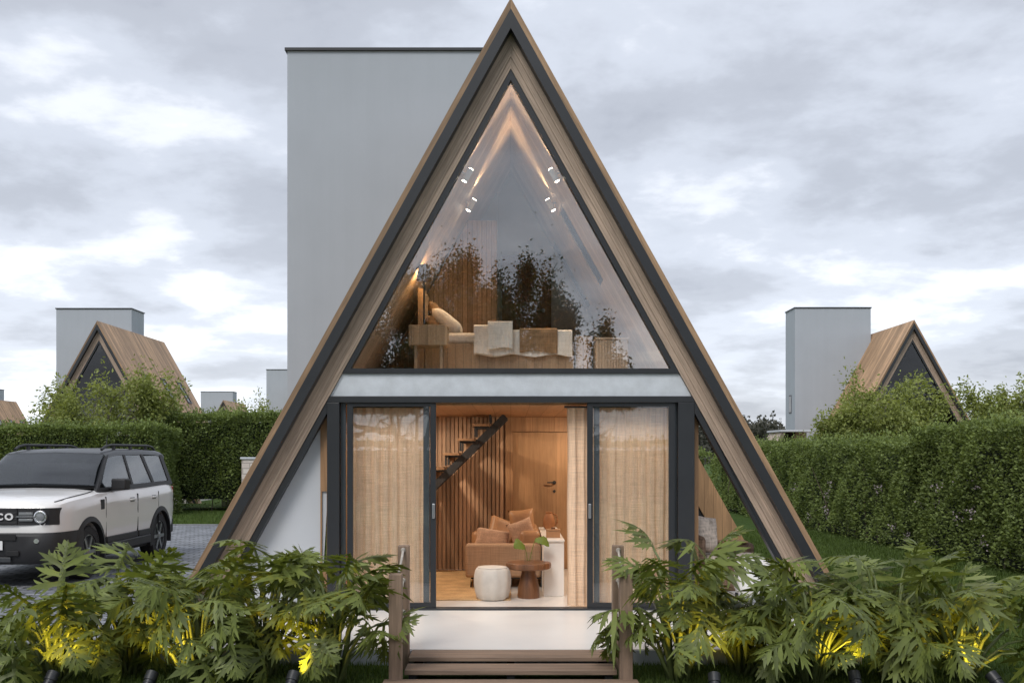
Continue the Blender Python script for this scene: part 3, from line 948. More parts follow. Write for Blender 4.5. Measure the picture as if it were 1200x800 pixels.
# ---------------------------------------------------------------- ground floor furniture
ZF = 0.1295
M['sofa'] = fabric('tan_fabric', (0.44, 0.29, 0.19), 190, 0.9, 0.08, 0.25)
M['leather'] = plain('cognac_leather', (0.40, 0.215, 0.105), 0.5, 0, 0.18, 6, 0.2, 50)
M['blush'] = fabric('blush_fabric', (0.52, 0.34, 0.24), 160, 0.9, 0.2, 0.3)
M['rug'] = fabric('sand_rug', (0.56, 0.37, 0.19), 60, 0.95, 0.12, 0.25)
M['stone'] = plain('stone_white', (0.58, 0.54, 0.49), 0.7, 0, 0.1, 5)
M['darkwood'] = wood('table_wood', (0.20, 0.088, 0.040), 0, 2, 0.09, 0.2, 0.4, 0.0, 0.4)
M['lacquer'] = plain('white_lacquer', (0.80, 0.79, 0.77), 0.4, 0, 0.02)
M['clay'] = plain('terracotta', (0.36, 0.16, 0.065), 0.6, 0, 0.15, 8)
def pillow(name, mat, parent, c, size, rot, puff=0.5):
    """soft square cushion, one closed surface"""
    n = 12
    V = []; F = []
    for side in (1, -1):
        for i in range(n + 1):
            for j in range(n + 1):
                u, v = -1 + 2 * i / n, -1 + 2 * j / n
                h = (max(0.0, (1 - u ** 4) * (1 - v ** 4))) ** 0.45
                pin = 1 - 0.10 * (1 - abs(u * v)) * 0
                x, y = u * size[0] / 2 * (1 - 0.06 * (1 - v * v) * 0 - 0.07 * (abs(u) ** 3) * (1 - v * v)), v * size[1] / 2 * (1 - 0.07 * (abs(v) ** 3) * (1 - u * u))
                V.append(Vector((x, y, side * h * size[2] / 2)))
    m_ = (n + 1) ** 2
    for i in range(n):
        for j in range(n):
            a = i * (n + 1) + j
            F.append((a, a + n + 1, a + n + 2, a + 1))
            F.append((m_ + a, m_ + a + 1, m_ + a + n + 2, m_ + a + n + 1))
    mb = MB()
    e = Euler([R(q) for q in rot]).to_matrix()
    mb.add([e @ p + Vector(c) for p in V], F)
    o = mb.build(name, mat, parent, smooth=True)
    bm = bmesh.new(); bm.from_mesh(o.data)
    bmesh.ops.remove_doubles(bm, verts=bm.verts, dist=1e-5)
    bmesh.ops.recalc_face_normals(bm, faces=bm.faces)
    bm.to_mesh(o.data); bm.free()
    return o
rg = MB().box(-1.7, 0.0, 10.62, 13.3, ZF, ZF + 0.012).build('rug', M['rug'], bevel=0.004)
tag(rg, 'sand coloured rug on the pale floor by the slatted wall', 'rug')
S = thing('sofa', 'tan fabric sofa seen from its broad arm end inside the open doorway', 'sofa', (0, 0, ZF + 0.0))
MB().box(-0.535, 0.358, 11.55, 11.75, 0.13, 0.52).build('armrest', M['sofa'], S, 0.03, 'auto')
MB().box(-0.535, 0.358, 11.752, 13.20, 0.13, 0.30).build('base', M['sofa'], S, 0.02, 'auto')
MB().box(-0.50, 0.10, 11.76, 12.98, 0.302, 0.42).build('seat_cushion', M['sofa'], S, 0.04, 'auto')
MB().box(0.11, 0.355, 11.755, 13.20, 0.302, 0.66).build('backrest', M['leather'], S, 0.05, 'auto')
MB().box(-0.52, 0.10, 13.0, 13.2, 0.302, 0.56).build('armrest', M['leather'], S, 0.05, 'auto')
lg = MB()
for y in (11.62, 13.1):
    MB().tube([(-0.47, y, 0.012), (-0.47, y, 0.118), (0.36, y, 0.118), (0.36, y, 0.012)], 0.012, 6).build('leg', M['black'], S)
for lab, mt, c, sz, rt in (
        ('cognac leather cushion leaning at the top left of the sofa', 'leather', (-0.11, 12.5, 0.73), (0.38, 0.36, 0.14), (62, 22, 12)),
        ('lighter tan cushion lying lowest on the sofa', 'blush', (-0.22, 12.0, 0.665), (0.44, 0.28, 0.15), (64, 8, -6)),
        ('tall rounded cognac cushion upright on the sofa back', 'leather', (0.15, 12.25, 0.80), (0.32, 0.46, 0.17), (78, -6, 8)),
        ('blush patterned cushion in front of the tall cognac cushion', 'blush', (0.15, 11.92, 0.73), (0.31, 0.38, 0.14), (74, -20, 4))):
    P_ = thing('cushion', lab, 'cushion', (c[0], c[1], c[2]), 0, 'cushions on the sofa')
    pillow('cover', M[mt], P_, (0, 0, 0), sz, rt)
# barrel stool
so_ = thing('stool', 'white barrel stool with tufted ribs before the tan sofa', 'stool', (-0.203, 10.72, ZF))
MB().lathe([(0.0, 0.005), (0.155, 0.005), (0.172, 0.02), (0.190, 0.09), (0.203, 0.17), (0.203, 0.25), (0.192, 0.31), (0.178, 0.335), (0.167, 0.345)], n=48,
           wob=lambda a, h: 0.028 * math.cos(9 * a) + 0.010 * math.cos(17 * a + h * 9)).build('body', M['stone'], so_, smooth=True)
MB().lathe([(0.168, 0.3455), (0.16, 0.354), (0.10, 0.361), (0.01, 0.363)], n=48).build('top', M['stone'], so_, smooth=True)
# side table
ta = thing('side_table', 'round dark wood side table with thick flared pedestal', 'table', (0.197, 10.85, ZF))
MB().lathe([(0.12, 0.0), (0.122, 0.02), (0.118, 0.10), (0.098, 0.20), (0.078, 0.275), (0.08, 0.315)], n=28).build('pedestal', M['darkwood'], ta, smooth='auto')
MB().lathe([(0.0, 0.316), (0.215, 0.316), (0.246, 0.328), (0.250, 0.36), (0.246, 0.386), (0.235, 0.390), (0.0, 0.390)], n=14, wob=lambda a, h: 0.012 * math.cos(3 * a + 1)).build('top', M['darkwood'], ta, 0.004)
# vase with two leaves
vs = thing('vase', 'square clear glass vase with two green leaves on the side table', 'vase', (0.196, 10.80, ZF + 0.3905))
vb = MB().box(-0.05, 0.05, -0.05, 0.05, 0, 0.01)
for a_ in (-0.05, 0.044):
    vb.box(a_, a_ + .006, -0.05, 0.05, 0.0105, 0.12)
vb.box(-0.0435, 0.0435, -0.05, -0.044, 0.0105, 0.12).box(-0.0435, 0.0435, 0.044, 0.05, 0.0105, 0.12)
vb.build('bowl', M['glass'], vs)
M['leafgreen'] = leaf_mat('vase_leaf', (0.14, 0.20, 0.035), 0.3, 0.3)
for base, mid, tip, wd in (((-.01, 0, .02), (-.05, -.02, .20), (-.165, -.05, .16), 0.075), ((.01, 0, .02), (.08, 0, .27), (.225, -.03, .17), 0.06)):
    b_, m_, t_ = Vector(base), Vector(mid), Vector(tip)
    lf = MB().tube([b_, b_ * .5 + m_ * .5 + Vector((0, 0, .02)), m_], 0.004, 6)
    V = []; F = []
    K = 8
    ax = (t_ - m_); sdv = ax.cross(Vector((0.3, -1, 0.5))).normalized()
    for k in range(K + 1):
        u = k / K
        c_ = m_ + ax * u + Vector((0, 0, 0.05 * math.sin(u * 2.6)))
        hw = wd * math.sin(math.pi * min(1, 0.12 + u * 0.88)) ** 0.7 * (1 if k % 2 else 0.82)
        V += [c_ - sdv * hw + Vector((0, 0, -.02)), c_, c_ + sdv * hw + Vector((0, 0, -.02))]
    for k in range(K):
        for q in (0, 1):
            F.append((k * 3 + q, k * 3 + q + 1, k * 3 + q + 4, k * 3 + q + 3))
    lf.add(V, F)
    lf.build('leaf', M['leafgreen'], vs)
# console
cs = thing('console', 'white console cabinet with cream top beside the right curtain', 'cabinet', (0, 0, ZF))
MB().box(0.367, 0.595, 10.95, 12.78, 0.0, 0.605).build('body', M['lacquer'], cs, 0.004)
MB().box(0.362, 0.60, 10.93, 12.8, 0.606, 0.63).build('top', M['deckwhite'], cs, 0.004)
bx = thing('box', 'small tan lidded box on the white console', 'box', (0.485, 11.25, ZF + 0.6305))
MB().box(-0.078, 0.078, -0.06, 0.06, 0, 0.075).build('body', M['leather'], bx, 0.004)
MB().box(-0.08, 0.08, -0.062, 0.062, 0.076, 0.095).build('lid', M['leather'], bx, 0.004)
MB().lathe([(0.026, 0.096), (0.024, 0.112), (0.01, 0.118)], n=16).build('knob', M['darkwood'], bx)
jg = thing('jug', 'terracotta jug with beaded handle at the back of the console', 'jug', (0.485, 12.45, ZF + 0.6305))
MB().lathe([(0.06, 0), (0.085, 0.03), (0.095, 0.09), (0.09, 0.17), (0.062, 0.225), (0.05, 0.25), (0.058, 0.275), (0.05, 0.275)], n=24).build('body', M['clay'], jg, smooth='auto')
jg.scale = (0.8, 0.8, 0.8)
hn = MB()
for k in range(7):
    a = math.pi * (0.5 - k / 6)
    hn.lathe([(0.002, -0.016), (0.014, -0.009), (0.017, 0), (0.014, 0.009), (0.002, 0.016)], (0.075 + 0.06 * math.cos(a), 0, 0.15 + 0.09 * math.sin(a)), 8)
hn.tube([(0.075 + 0.06 * math.cos(math.pi * (.5 - k / 12)), 0, 0.15 + 0.09 * math.sin(math.pi * (.5 - k / 12))) for k in range(13)], 0.006, 6)
hn.build('handle', M['clay'], jg, smooth='auto')

# ---------------------------------------------------------------- upper room furniture
ZU = 2.5005
M['bedwood'] = wood('bed_wood', (0.42, 0.30, 0.20), 0, 2, 0.09, 0.14, 0.5, 0.02, 0.25)
M['sheet'] = fabric('white_sheet', (0.82, 0.79, 0.75), 90, 0.9, 0.06, 0.12)
M['throw'] = fabric('brown_throw', (0.34, 0.22, 0.13), 160, 0.95, 0.2, 0.4)
bd = thing('bed', 'timber bed with white bedding behind the gable glass', 'bed', (0, 0, ZU))
MB().box(-0.98, 0.72, 11.2, 12.15, 0.0, 0.47).build('base', M['bedwood'], bd, 0.006)
MB().box(-0.96, 0.70, 11.22, 12.13, 0.471, 0.60).build('mattress', M['sheet'], bd, 0.04, 'auto')
MB().box(-1.06, -0.985, 11.18, 12.17, 0.0, 1.10).build('headboard', M['bedwood'], bd, 0.006)
bk = thing('blanket', 'white duvet hanging over the side of the bed', 'blanket', (0, 0, ZU))
def drape(x0, x1, yf, yb, zt, zb, th, seed):
    r = np.random.default_rng(seed)
    path = [(yb, zt), (yf + 0.06, zt), (yf + 0.015, zt - 0.02), (yf, zt - 0.07), (yf - 0.006, (zt + zb) / 2), (yf - 0.012, zb)]
    n = 24; V = []; F = []
    for off in (0, 1):
        for i in range(n + 1):
            x = x0 + (x1 - x0) * i / n
            for k, (y, z) in enumerate(path):
                wv = 0.010 * math.sin(x * 21 + k) * (k > 2) + 0.012 * math.sin(i * 1.7 + seed) * (k == 5)
                V.append((x, y + wv + (th if k > 2 else 0) * off, z - (th if k <= 2 else 0) * off + (0.014 * math.sin(x * 14 + seed) if k == 5 else 0)))
    K = len(path); m_ = (n + 1) * K
    for i in range(n):
        for k in range(K - 1):
            a = i * K + k
            F.append((a, a + 1, a + K + 1, a + K)); F.append((m_ + a, m_ + a + K, m_ + a + K + 1, m_ + a + 1))
    for i in range(n):
        for k in (0, K - 1):
            a = i * K + k
            F.append((a, a + K, m_ + a + K, m_ + a))
    for i in (0, n):
        for k in range(K - 1):
            a = i * K + k
            F.append((a, a + 1, m_ + a + 1, m_ + a))
    return MB().add(V, F)
drape(-0.42, 0.70, 11.17, 12.1, 0.632, 0.33, 0.022, 1).build('cloth', M['sheet'], bk, smooth='auto')
th_ = thing('throw', 'brown woven throw across the foot of the bed', 'blanket', (0, 0, ZU))
drape(0.10, 0.53, 11.145, 12.1, 0.648, 0.37, 0.014, 4).build('cloth', M['throw'], th_, smooth='auto')
fb = thing('folded_blanket', 'thick folded cream blanket on the near side of the bed', 'blanket', (0, 0, ZU))
drape(-0.42, 0.02, 11.13, 11.75, 0.685, 0.34, 0.045, 7).build('cloth', M['sheet'], fb, smooth='auto')
drape(-0.26, 0.02, 11.08, 11.6, 0.72, 0.40, 0.03, 9).build('fold', M['sheet'], fb, smooth='auto')
for lab, mt, c, sz, rt in (
        ('white pillow leaning on the timber headboard of the bed', 'sheet', (-0.74, 11.50, 0.745), (0.42, 0.50, 0.17), (0, 38, 0)),
        ('brown bolster cushion behind the white bed pillow', 'throw', (-0.86, 11.85, 0.83), (0.46, 0.40, 0.15), (0, 62, 0)),
        ('small dark cushion beside the headboard above the nightstand', 'throw', (-0.90, 11.33, 0.70), (0.22, 0.20, 0.12), (0, 60, 0))):
    P_ = thing('pillow', lab, 'pillow', (c[0], c[1], ZU + c[2]))
    pillow('cover', M[mt], P_, (0, 0, 0), sz, rt)
ns = thing('nightstand', 'pale wood nightstand on thin legs at the head of the bed', 'nightstand', (-0.905, 10.86, ZU))
MB().box(-0.21, 0.21, -0.16, 0.16, 0.40, 0.62).build('drawer_box', M['bedwood'], ns, 0.005)
for sx in (-0.15, 0.13):
    for sy in (-0.13, 0.11):
        MB().box(sx, sx + 0.03, sy, sy + 0.03, 0.0, 0.399).build('leg', M['bedwood'], ns)
MB().box(-0.119, 0.129, -0.127, -0.105, 0.12, 0.15).build('stretcher', M['bedwood'], ns)
rl = thing('reading_lamp', 'lit reading lamp with brown shade standing on the nightstand', 'lamp', (-0.93, 10.86, ZU + 1.10))
MB().tube([(-0.03, 0.0, -0.45), (-0.03, 0.0, 0.05)], 0.01, 8).lathe([(0.07, -0.48), (0.07, -0.465)], (-0.03, 0, 0), 16).build('stem', M['black'], rl)
MB().lathe([(0.085, 0.03), (0.06, 0.20)], (-0.03, 0, 0), 20).build('lamp_shade', M['throw'], rl, smooth='auto')
MB().lathe([(0.01, 0.2), (0.02, 0.201), (0.01, 0.215)], (-0.03, 0, 0), 16).build('finial', M['black'], rl)
pl = bpy.data.lights.new('lamp_light', 'POINT'); pl.energy = 3.5; pl.color = (1, .55, .22); pl.shadow_soft_size = 0.03
po = bpy.data.objects.new('lamp_light', pl); COL.objects.link(po); po.parent = rl; po.location = (-0.03, 0.12, 0.12)
bs = thing('basket', 'wicker basket at the foot end of the bed', 'basket', (0.83, 11.3, ZU))
MB().lathe([(0.09, 0), (0.10, 0.05), (0.105, 0.45), (0.11, 0.56), (0.095, 0.56), (0.09, 0.1)], n=20).build('body', M['bedwood'], bs, smooth='auto')
cb = thing('dresser', 'pale ribbed dresser at the right end of the upper room', 'dresser', (1.16, 11.2, ZU))
d_ = MB()
d_.box(-0.20, 0.16, -0.18, 0.22, 0, 0.50)
for k in range(11):
    d_.box(-0.195 + k * 0.032, -0.175 + k * 0.032, -0.192, -0.1805, 0.02, 0.48)
d_.build('body', M['palewood'], cb)
MB().box(-0.21, 0.17, -0.195, 0.23, 0.501, 0.52).build('top', M['palewood'], cb)

# ---------------------------------------------------------------- patio in the right wing
M['footwhite'] = fabric('white_canvas', (0.82, 0.81, 0.80), 90, 0.9, 0.04, 0.1)
M['wicker'] = fabric('brown_wicker', (0.16, 0.105, 0.075), 60, 0.8, 0.2, 0.5)
M['check'] = fabric('pale_check', (0.55, 0.47, 0.41), 40, 0.9, 0.1, 0.45)
pc = thing('lounge_chair', 'brown wicker lounge chair on the patio right of the glass doors', 'chair', (2.22, 10.62, 0.13))
MB().box(-0.30, 0.48, -0.30, 0.36, 0.14, 0.40).build('seat', M['wicker'], pc, 0.03, 'auto')
MB().box(-0.30, -0.16, -0.30, 0.36, 0.40, 0.72).build('backrest', M['wicker'], pc, 0.05, 'auto')
MB().box(-0.155, 0.48, 0.24, 0.36, 0.40, 0.60).build('armrest', M['wicker'], pc, 0.04, 'auto')
MB().box(-0.14, 0.46, -0.28, 0.23, 0.402, 0.50).build('seat_cushion', M['check'], pc, 0.04, 'auto')
for sx in (-0.26, 0.42):
    for sy in (-0.27, 0.31):
        MB().lathe([(0.016, 0), (0.022, 0.139)], (sx, sy, 0), 8).build('leg', M['black'], pc)
pk = thing('cushion', 'pale patterned cushion standing in the patio lounge chair', 'cushion', (2.05, 10.60, 0.86), 0)
pillow('cover', M['check'], pk, (0, 0, 0), (0.44, 0.42, 0.16), (70, 12, 25))
pt = thing('throw', 'brown fringed throw over the patio lounge chair arm', 'blanket', (2.22, 10.62, 0.13))
pd = MB().box(-0.10, 0.40, 0.205, 0.395, 0.602, 0.622).box(-0.10, 0.40, 0.362, 0.38, 0.30, 0.6015)
pd.build('cloth', M['throw'], pt, 0.006, 'auto')
ft = thing('footstool', 'white padded footstool on the patio edge by the right leg of the house', 'stool', (2.54, 10.25, 0.13))
MB().box(-0.19, 0.19, -0.17, 0.17, 0.12, 0.50).build('seat', M['footwhite'], ft, 0.06, 'auto')
for sx in (-0.15, 0.15):
    for sy in (-0.13, 0.13):
        MB().lathe([(0.014, 0), (0.018, 0.12)], (sx, sy, 0), 8).build('leg', M['black'], ft)

# ---------------------------------------------------------------- timber steps and rope posts
stp = thing('entrance_steps', 'broad brown timber steps up to the terrace, between the rope posts', 'steps', (0, 0, 0))
for z, ya, yb2 in ((0.128, 7.68, 7.97), (0.092, 7.37, 7.62), (0.045, 6.6, 7.29)):
    if z < 0.09:
        t_ = MB()
        y = ya
        while y < yb2 - 0.05:
            t_.box(-0.94, 0.94, y, y + 0.112, z - 0.035, z); y += 0.116
        t_.build('landing', M['step'], stp, 0.004)
    else:
        MB().box(-0.80, 0.80, ya, yb2, z - 0.035, z).build('tread', M['step'], stp, 0.004)
for x in (-0.74, 0.74, 0.0):
    MB().box(x - 0.03, x + 0.03, 7.40, 7.96, 0.0, 0.055).build('bearer', M['core'], stp)
for s, nm in ((-1, 'left'), (1, 'right')):
    rp = thing('rope_railing', f'two square timber posts joined by ropes on the {nm} of the steps', 'railing', (s * 0.857, 7.58, 0), 0, 'rope railings of the steps')
    MB().box(-0.045, 0.045, 0.24, 0.325, 0.0, 0.985).build('post', M['post'], rp, 0.006)
    MB().box(-0.048, 0.048, -0.31, -0.215, 0.0, 0.825).build('post', M['post'], rp, 0.006)
    for k, (za, zb2) in enumerate(((0.95, 0.77), (0.71, 0.56), (0.46, 0.34))):
        pts = []
        for q in range(9):
            u = q / 8
            pts.append((0, 0.24 - 0.455 * u, za + (zb2 - za) * u - 0.02 * math.sin(math.pi * u)))
        MB().tube(pts, 0.010, 8).lathe([(0.002, -0.02), (0.018, -0.012), (0.02, 0), (0.018, 0.012), (0.002, 0.02)], pts[0], 8).lathe([(0.002, -0.02), (0.018, -0.012), (0.02, 0), (0.018, 0.012), (0.002, 0.02)], pts[-1], 8).build('rope', M['rope'], rp, smooth='auto')
# ---------------------------------------------------------------- trees
M['bark'] = plain('bark', (0.13, 0.11, 0.095), 0.9, 0, 0.3, 12, 0.5, 40)
M['leaf_maple'] = leaf_mat('maple_leaves', (0.250, 0.305, 0.110), 0.42, 0.35, 0.55, 0.25)
M['leaf_dark'] = leaf_mat('dark_leaves', (0.045, 0.075, 0.022), 0.4, 0.3, 0.5, 0.3)
def tree(label, loc, h, spread, seed, mat, nleaf, leaf, trunks=4, flat=0.5, cat='tree', group=None, first=0.28, name='tree', trunk_r=0.05, zmin=0.15):
    r = np.random.default_rng(seed)
    root = thing(name, label, cat, loc, 0, group)
    wood_ = MB()
    tips = []
    def grow(p, d, L, rad, lvl):
        pts = [p]; q = p.copy(); dd = d.copy()
        for k in range(3):
            dd = (dd + Vector(r.normal(size=3)) * 0.16 + Vector((0, 0, 0.05))).normalized()
            q = q + dd * L / 3
            pts.append(q.copy())
        wood_.tube(pts, [rad, rad * 0.86, rad * 0.72, rad * 0.58], 5 if lvl else 8, caps=False)
        if lvl >= 2:
            for s_ in (0.5, 0.8, 1.0):
                tips.append((pts[0].lerp(pts[3], s_) if s_ < 1 else pts[3], dd.copy(), L))
        if lvl >= 4: return
        n = 3 if lvl < 3 else 2
        for k in range(n):
            base = pts[3] if k < 2 else pts[2]
            out = Vector((base.x, base.y, 0))
            out = out.normalized() if out.length > 1e-3 else Vector((1, 0, 0))
            nd = (dd * 0.75 + Vector(r.normal(size=3)) * 0.62 + out * 0.35)
            nd.z *= (1 - flat * 0.6)
            grow(base, nd.normalized(), L * r.uniform(0.62, 0.84), rad * 0.56, lvl + 1)
    for k in range(trunks):
        a = 2 * math.pi * (k + r.uniform(-.25, .25)) / max(1, trunks)
        lean = 0.0 if trunks == 1 else r.uniform(0.35, 0.7)
        grow(Vector((math.cos(a) * 0.1, math.sin(a) * 0.1, 0)) * (trunks > 1), Vector((math.cos(a) * lean, math.sin(a) * lean, 1)).normalized(), h * first, h * 0.016 + trunk_r * (trunks == 1), 0)
    T = np.array([t_[0] for t_ in tips]); Ls = np.array([t_[2] for t_ in tips])
    # scale the skeleton to the wanted size
    ext = max(np.percentile(np.abs(T[:, 0]), 98), np.percentile(np.abs(T[:, 1]), 98))
    sx = spread / ext; sz = (h - 0.15) / np.percentile(T[:, 2], 99)
    for i, p in enumerate(wood_.v):
        wood_.v[i] = (p[0] * sx, p[1] * sx, p[2] * sz)
    T = T * np.array([sx, sx, sz])
    wood_.build('trunk', M['bark'], root, smooth=True)
    idx = r.integers(0, len(T), nleaf)
    off = r.normal(size=(nleaf, 3)) * (Ls[idx][:, None] * 0.42 * np.array([sx, sx, sz * (1 - flat * 0.6)]))
    P = T[idx] + off
    ok = P[:, 2] > zmin
    P = P[ok]
    c = T.mean(0)
    D = (P - c) * np.array([1, 1, 0.4]); D /= (np.linalg.norm(D, axis=1, keepdims=True) + 1e-6)
    D = D * 0.6 + r.normal(size=D.shape) * 0.55; D[:, 2] -= 0.25
    V, F = leaf_quads(P, D, leaf, 0.45, r)
    raw_mesh('crown', V, F, mat, root)
    return root
tree('feathery light green tree before the house behind the left hedge', (-12.2, 29.6, 0), 4.0, 2.0, 21, M['leaf_maple'], 30000, 0.115, 6, 0.6)
tree('feathery light green tree before the grey tower behind the right hedge', (10.55, 28.6, 0), 3.75, 2.35, 27, M['leaf_maple'], 42000, 0.11, 6, 0.65)
tree('sparse tree at the far right edge beyond the right hedge', (16.2, 31.0, 0), 4.15, 2.0, 23, M['leaf_maple'], 24000, 0.115, 4, 0.3)
tree('low bush rising over the hedge in front of the smallest distant house', (-8.9, 33.4, 0), 3.45, 1.3, 24, M['leaf_maple'], 11000, 0.10, 4, 0.3, 'bush', name='bush')
tree('low bush at the far left edge beyond the left hedge', (-17.0, 30.6, 0), 3.0, 1.0, 25, M['leaf_maple'], 6000, 0.10, 3, 0.3, 'bush', name='bush')
# trees behind the camera, seen mirrored in the gable glass
tree('dark tree mirrored at the left of the gable glass', (-3.1, -11.5, 0), 8.0, 3.2, 31, M['leaf_dark'], 120000, 0.125, 3, 0.45, trunk_r=0.1, zmin=3.2)
tree('dark tree mirrored in the middle of the gable glass', (1.0, -12.5, 0), 7.9, 2.6, 33, M['leaf_dark'], 95000, 0.125, 3, 0.5, trunk_r=0.08, zmin=3.2)
tree('low dark tree mirrored in the lower left corner of the gable glass', (-5.6, -11.0, 0), 6.0, 2.4, 35, M['leaf_dark'], 85000, 0.125, 3, 0.4, trunk_r=0.1, zmin=3.0)
hedge('hedge across the lane, mirrored in the glass doors', -14, 14, -15.5, -14, 2.05, 260, 0.12, 9, 'clipped hedges', 0, 'bt')

# far wood: reads as one mass
def wood_mass(x0, x1, y0, y1, h0, h1, n, seed, name, lab):
    r = np.random.default_rng(seed)
    PP = []; DD = []
    for i in range(n):
        x, y = r.uniform(x0, x1), r.uniform(y0, y1)
        h = r.uniform(h0, h1); rad = r.uniform(0.30, 0.45) * h * 0.8
        k = 520
        u = r.normal(size=(k, 3)); u /= np.linalg.norm(u, axis=1, keepdims=True)
        u[:, 2] = np.abs(u[:, 2]) * 1.0
        lump = 1 + 0.22 * np.sin(u[:, 0] * 7 + i) * np.cos(u[:, 1] * 6 + i * 2)
        P = np.array([x, y, h * 0.35]) + u * lump[:, None] * np.array([rad, rad, h * 0.62]) * r.uniform(0.7, 1.05, (k, 1))
        PP.append(P); DD.append(u + r.normal(size=u.shape) * 0.5)
        P2 = np.array([x, y, 0]) + r.uniform(-1, 1, (160, 3)) * np.array([rad, rad, 0]) + np.array([0, 0, 1]) * r.uniform(0, h * .5, (160, 1))
        PP.append(P2); DD.append(r.normal(size=P2.shape))
    P = np.concatenate(PP); D = np.concatenate(DD)
    V, F = leaf_quads(P, D, h1 * 0.062, 0.8, r)
    o = raw_mesh(name, V, F, M['leaf_far'])
    tag(o, lab, 'trees', kind='stuff')
M['leaf_far'] = leaf_mat('far_leaves', (0.088, 0.092, 0.085), 0.4, 0.1, 0.9, 0.1)
wood_mass(25, 150, 150, 215, 5.0, 8.6, 190, 41, 'far_wood', 'dark grey green wood on the horizon right of the main house')
wood_mass(-230, -20, 240, 300, 6.0, 11.0, 120, 42, 'far_wood', 'grey green wood on the horizon left of the main house')

# ---------------------------------------------------------------- split leaf philodendrons in the foreground
M['philo'] = leaf_mat('philodendron_leaf', (0.130, 0.172, 0.050), 0.6, 0.3, 0.45, 0.35)
M['petiole'] = plain('petiole', (0.14, 0.17, 0.06), 0.5, 0, 0.2, 10)
def philo_leaf(L, r):
    """deeply lobed leaf along +x, lying in x,y with z up; returns verts, quads (tris as degenerate-free quads split)"""
    V = []; F = []
    nl = 7
    droop = r.uniform(0.05, 0.60)
    fold = r.uniform(0.05, 0.55)
    def shape(x, y):
        u = x / L
        return Vector((x * (1 - 0.10 * max(0, u) ** 2), y, -droop * L * max(0, u) ** 2 - abs(y) * fold + 0.9 * y * y / L * -0.25))
    # midrib blade
    K = 9
    for k in range(K + 1):
        u = k / K
        wv = L * (0.055 * (1 - u) ** 0.7 + 0.006)
        for s in (-1, 0, 1):
            V.append(shape(u * L, s * wv))
    for k in range(K):
        for q in (0, 1):
            a = k * 3 + q
            F.append((a, a + 1, a + 4, a + 3))
    for i in range(nl):
        u0 = 0.02 + 0.80 * (i / (nl - 1)) ** 0.95
        prof = (0.52, 0.64, 0.62, 0.53, 0.43, 0.31, 0.20)[i]
        ang = (128, 96, 77, 63, 52, 42, 33)[i]
        for s in (-1, 1):
            ll = L * prof * r.uniform(0.72, 1.22)
            an = R(ang + r.uniform(-13, 13)) * s
            d = Vector((math.cos(an), math.sin(an), 0))
            n_ = Vector((-d.y, d.x, 0)) * s          # towards the tip side is -n_
            wav = r.uniform(-0.28, 0.22)
            b0 = len(V)
            T = [0.0, 0.2, 0.4, 0.6, 0.8, 1.0]
            Wd = [0.044, 0.036, 0.054, 0.045, 0.028, 0.003]
            cur = r.uniform(-0.02, 0.10)
            cen = []
            for t_, wd in zip(T, Wd):
                c = Vector((u0 * L, 0, 0)) + d * ll * t_ - n_ * (cur * ll * t_ * t_)
                cen.append(c)
                for q in (-1, 0, 1):
                    p = c + n_ * q * wd * L * (0.75 + 0.5 * prof)
                    v3 = shape(p.x, p.y)
                    v3.z += wav * ll * t_ - 0.25 * ll * t_ * t_ * droop + (0.012 * L if q else 0) * (1 - t_)
                    V.append(v3)
            for k in range(5):
                for q in (0, 1):
                    a = b0 + k * 3 + q
                    F.append((a, a + 1, a + 4, a + 3))
            # side teeth
            for k, lt in ((2, 0.30), (3, 0.22)) if prof > 0.3 else ((2, 0.22),):
                for q in (-1, 1):
                    c = cen[k]
                    e = c + n_ * q * Wd[k] * L * (0.75 + 0.5 * prof)
                    tip = e + (d * 0.75 + n_ * q * 0.65).normalized() * ll * lt * r.uniform(0.7, 1.15)
                    b1 = e - d * 0.10 * ll; b2 = e + d * 0.07 * ll
                    mid = (b2 + tip) * 0.5 + d * 0.02 * ll
                    vs_ = []
                    for p in (b1, b2, mid, tip):
                        v3 = shape(p.x, p.y)
                        t_ = T[k]
                        v3.z += wav * ll * t_ - 0.25 * ll * t_ * t_ * droop + 0.012 * L * (1 - t_)
                        vs_.append(v3)
                    o = len(V); V.extend(vs_); F.append((o, o + 1, o + 2, o + 3))
    return V, F
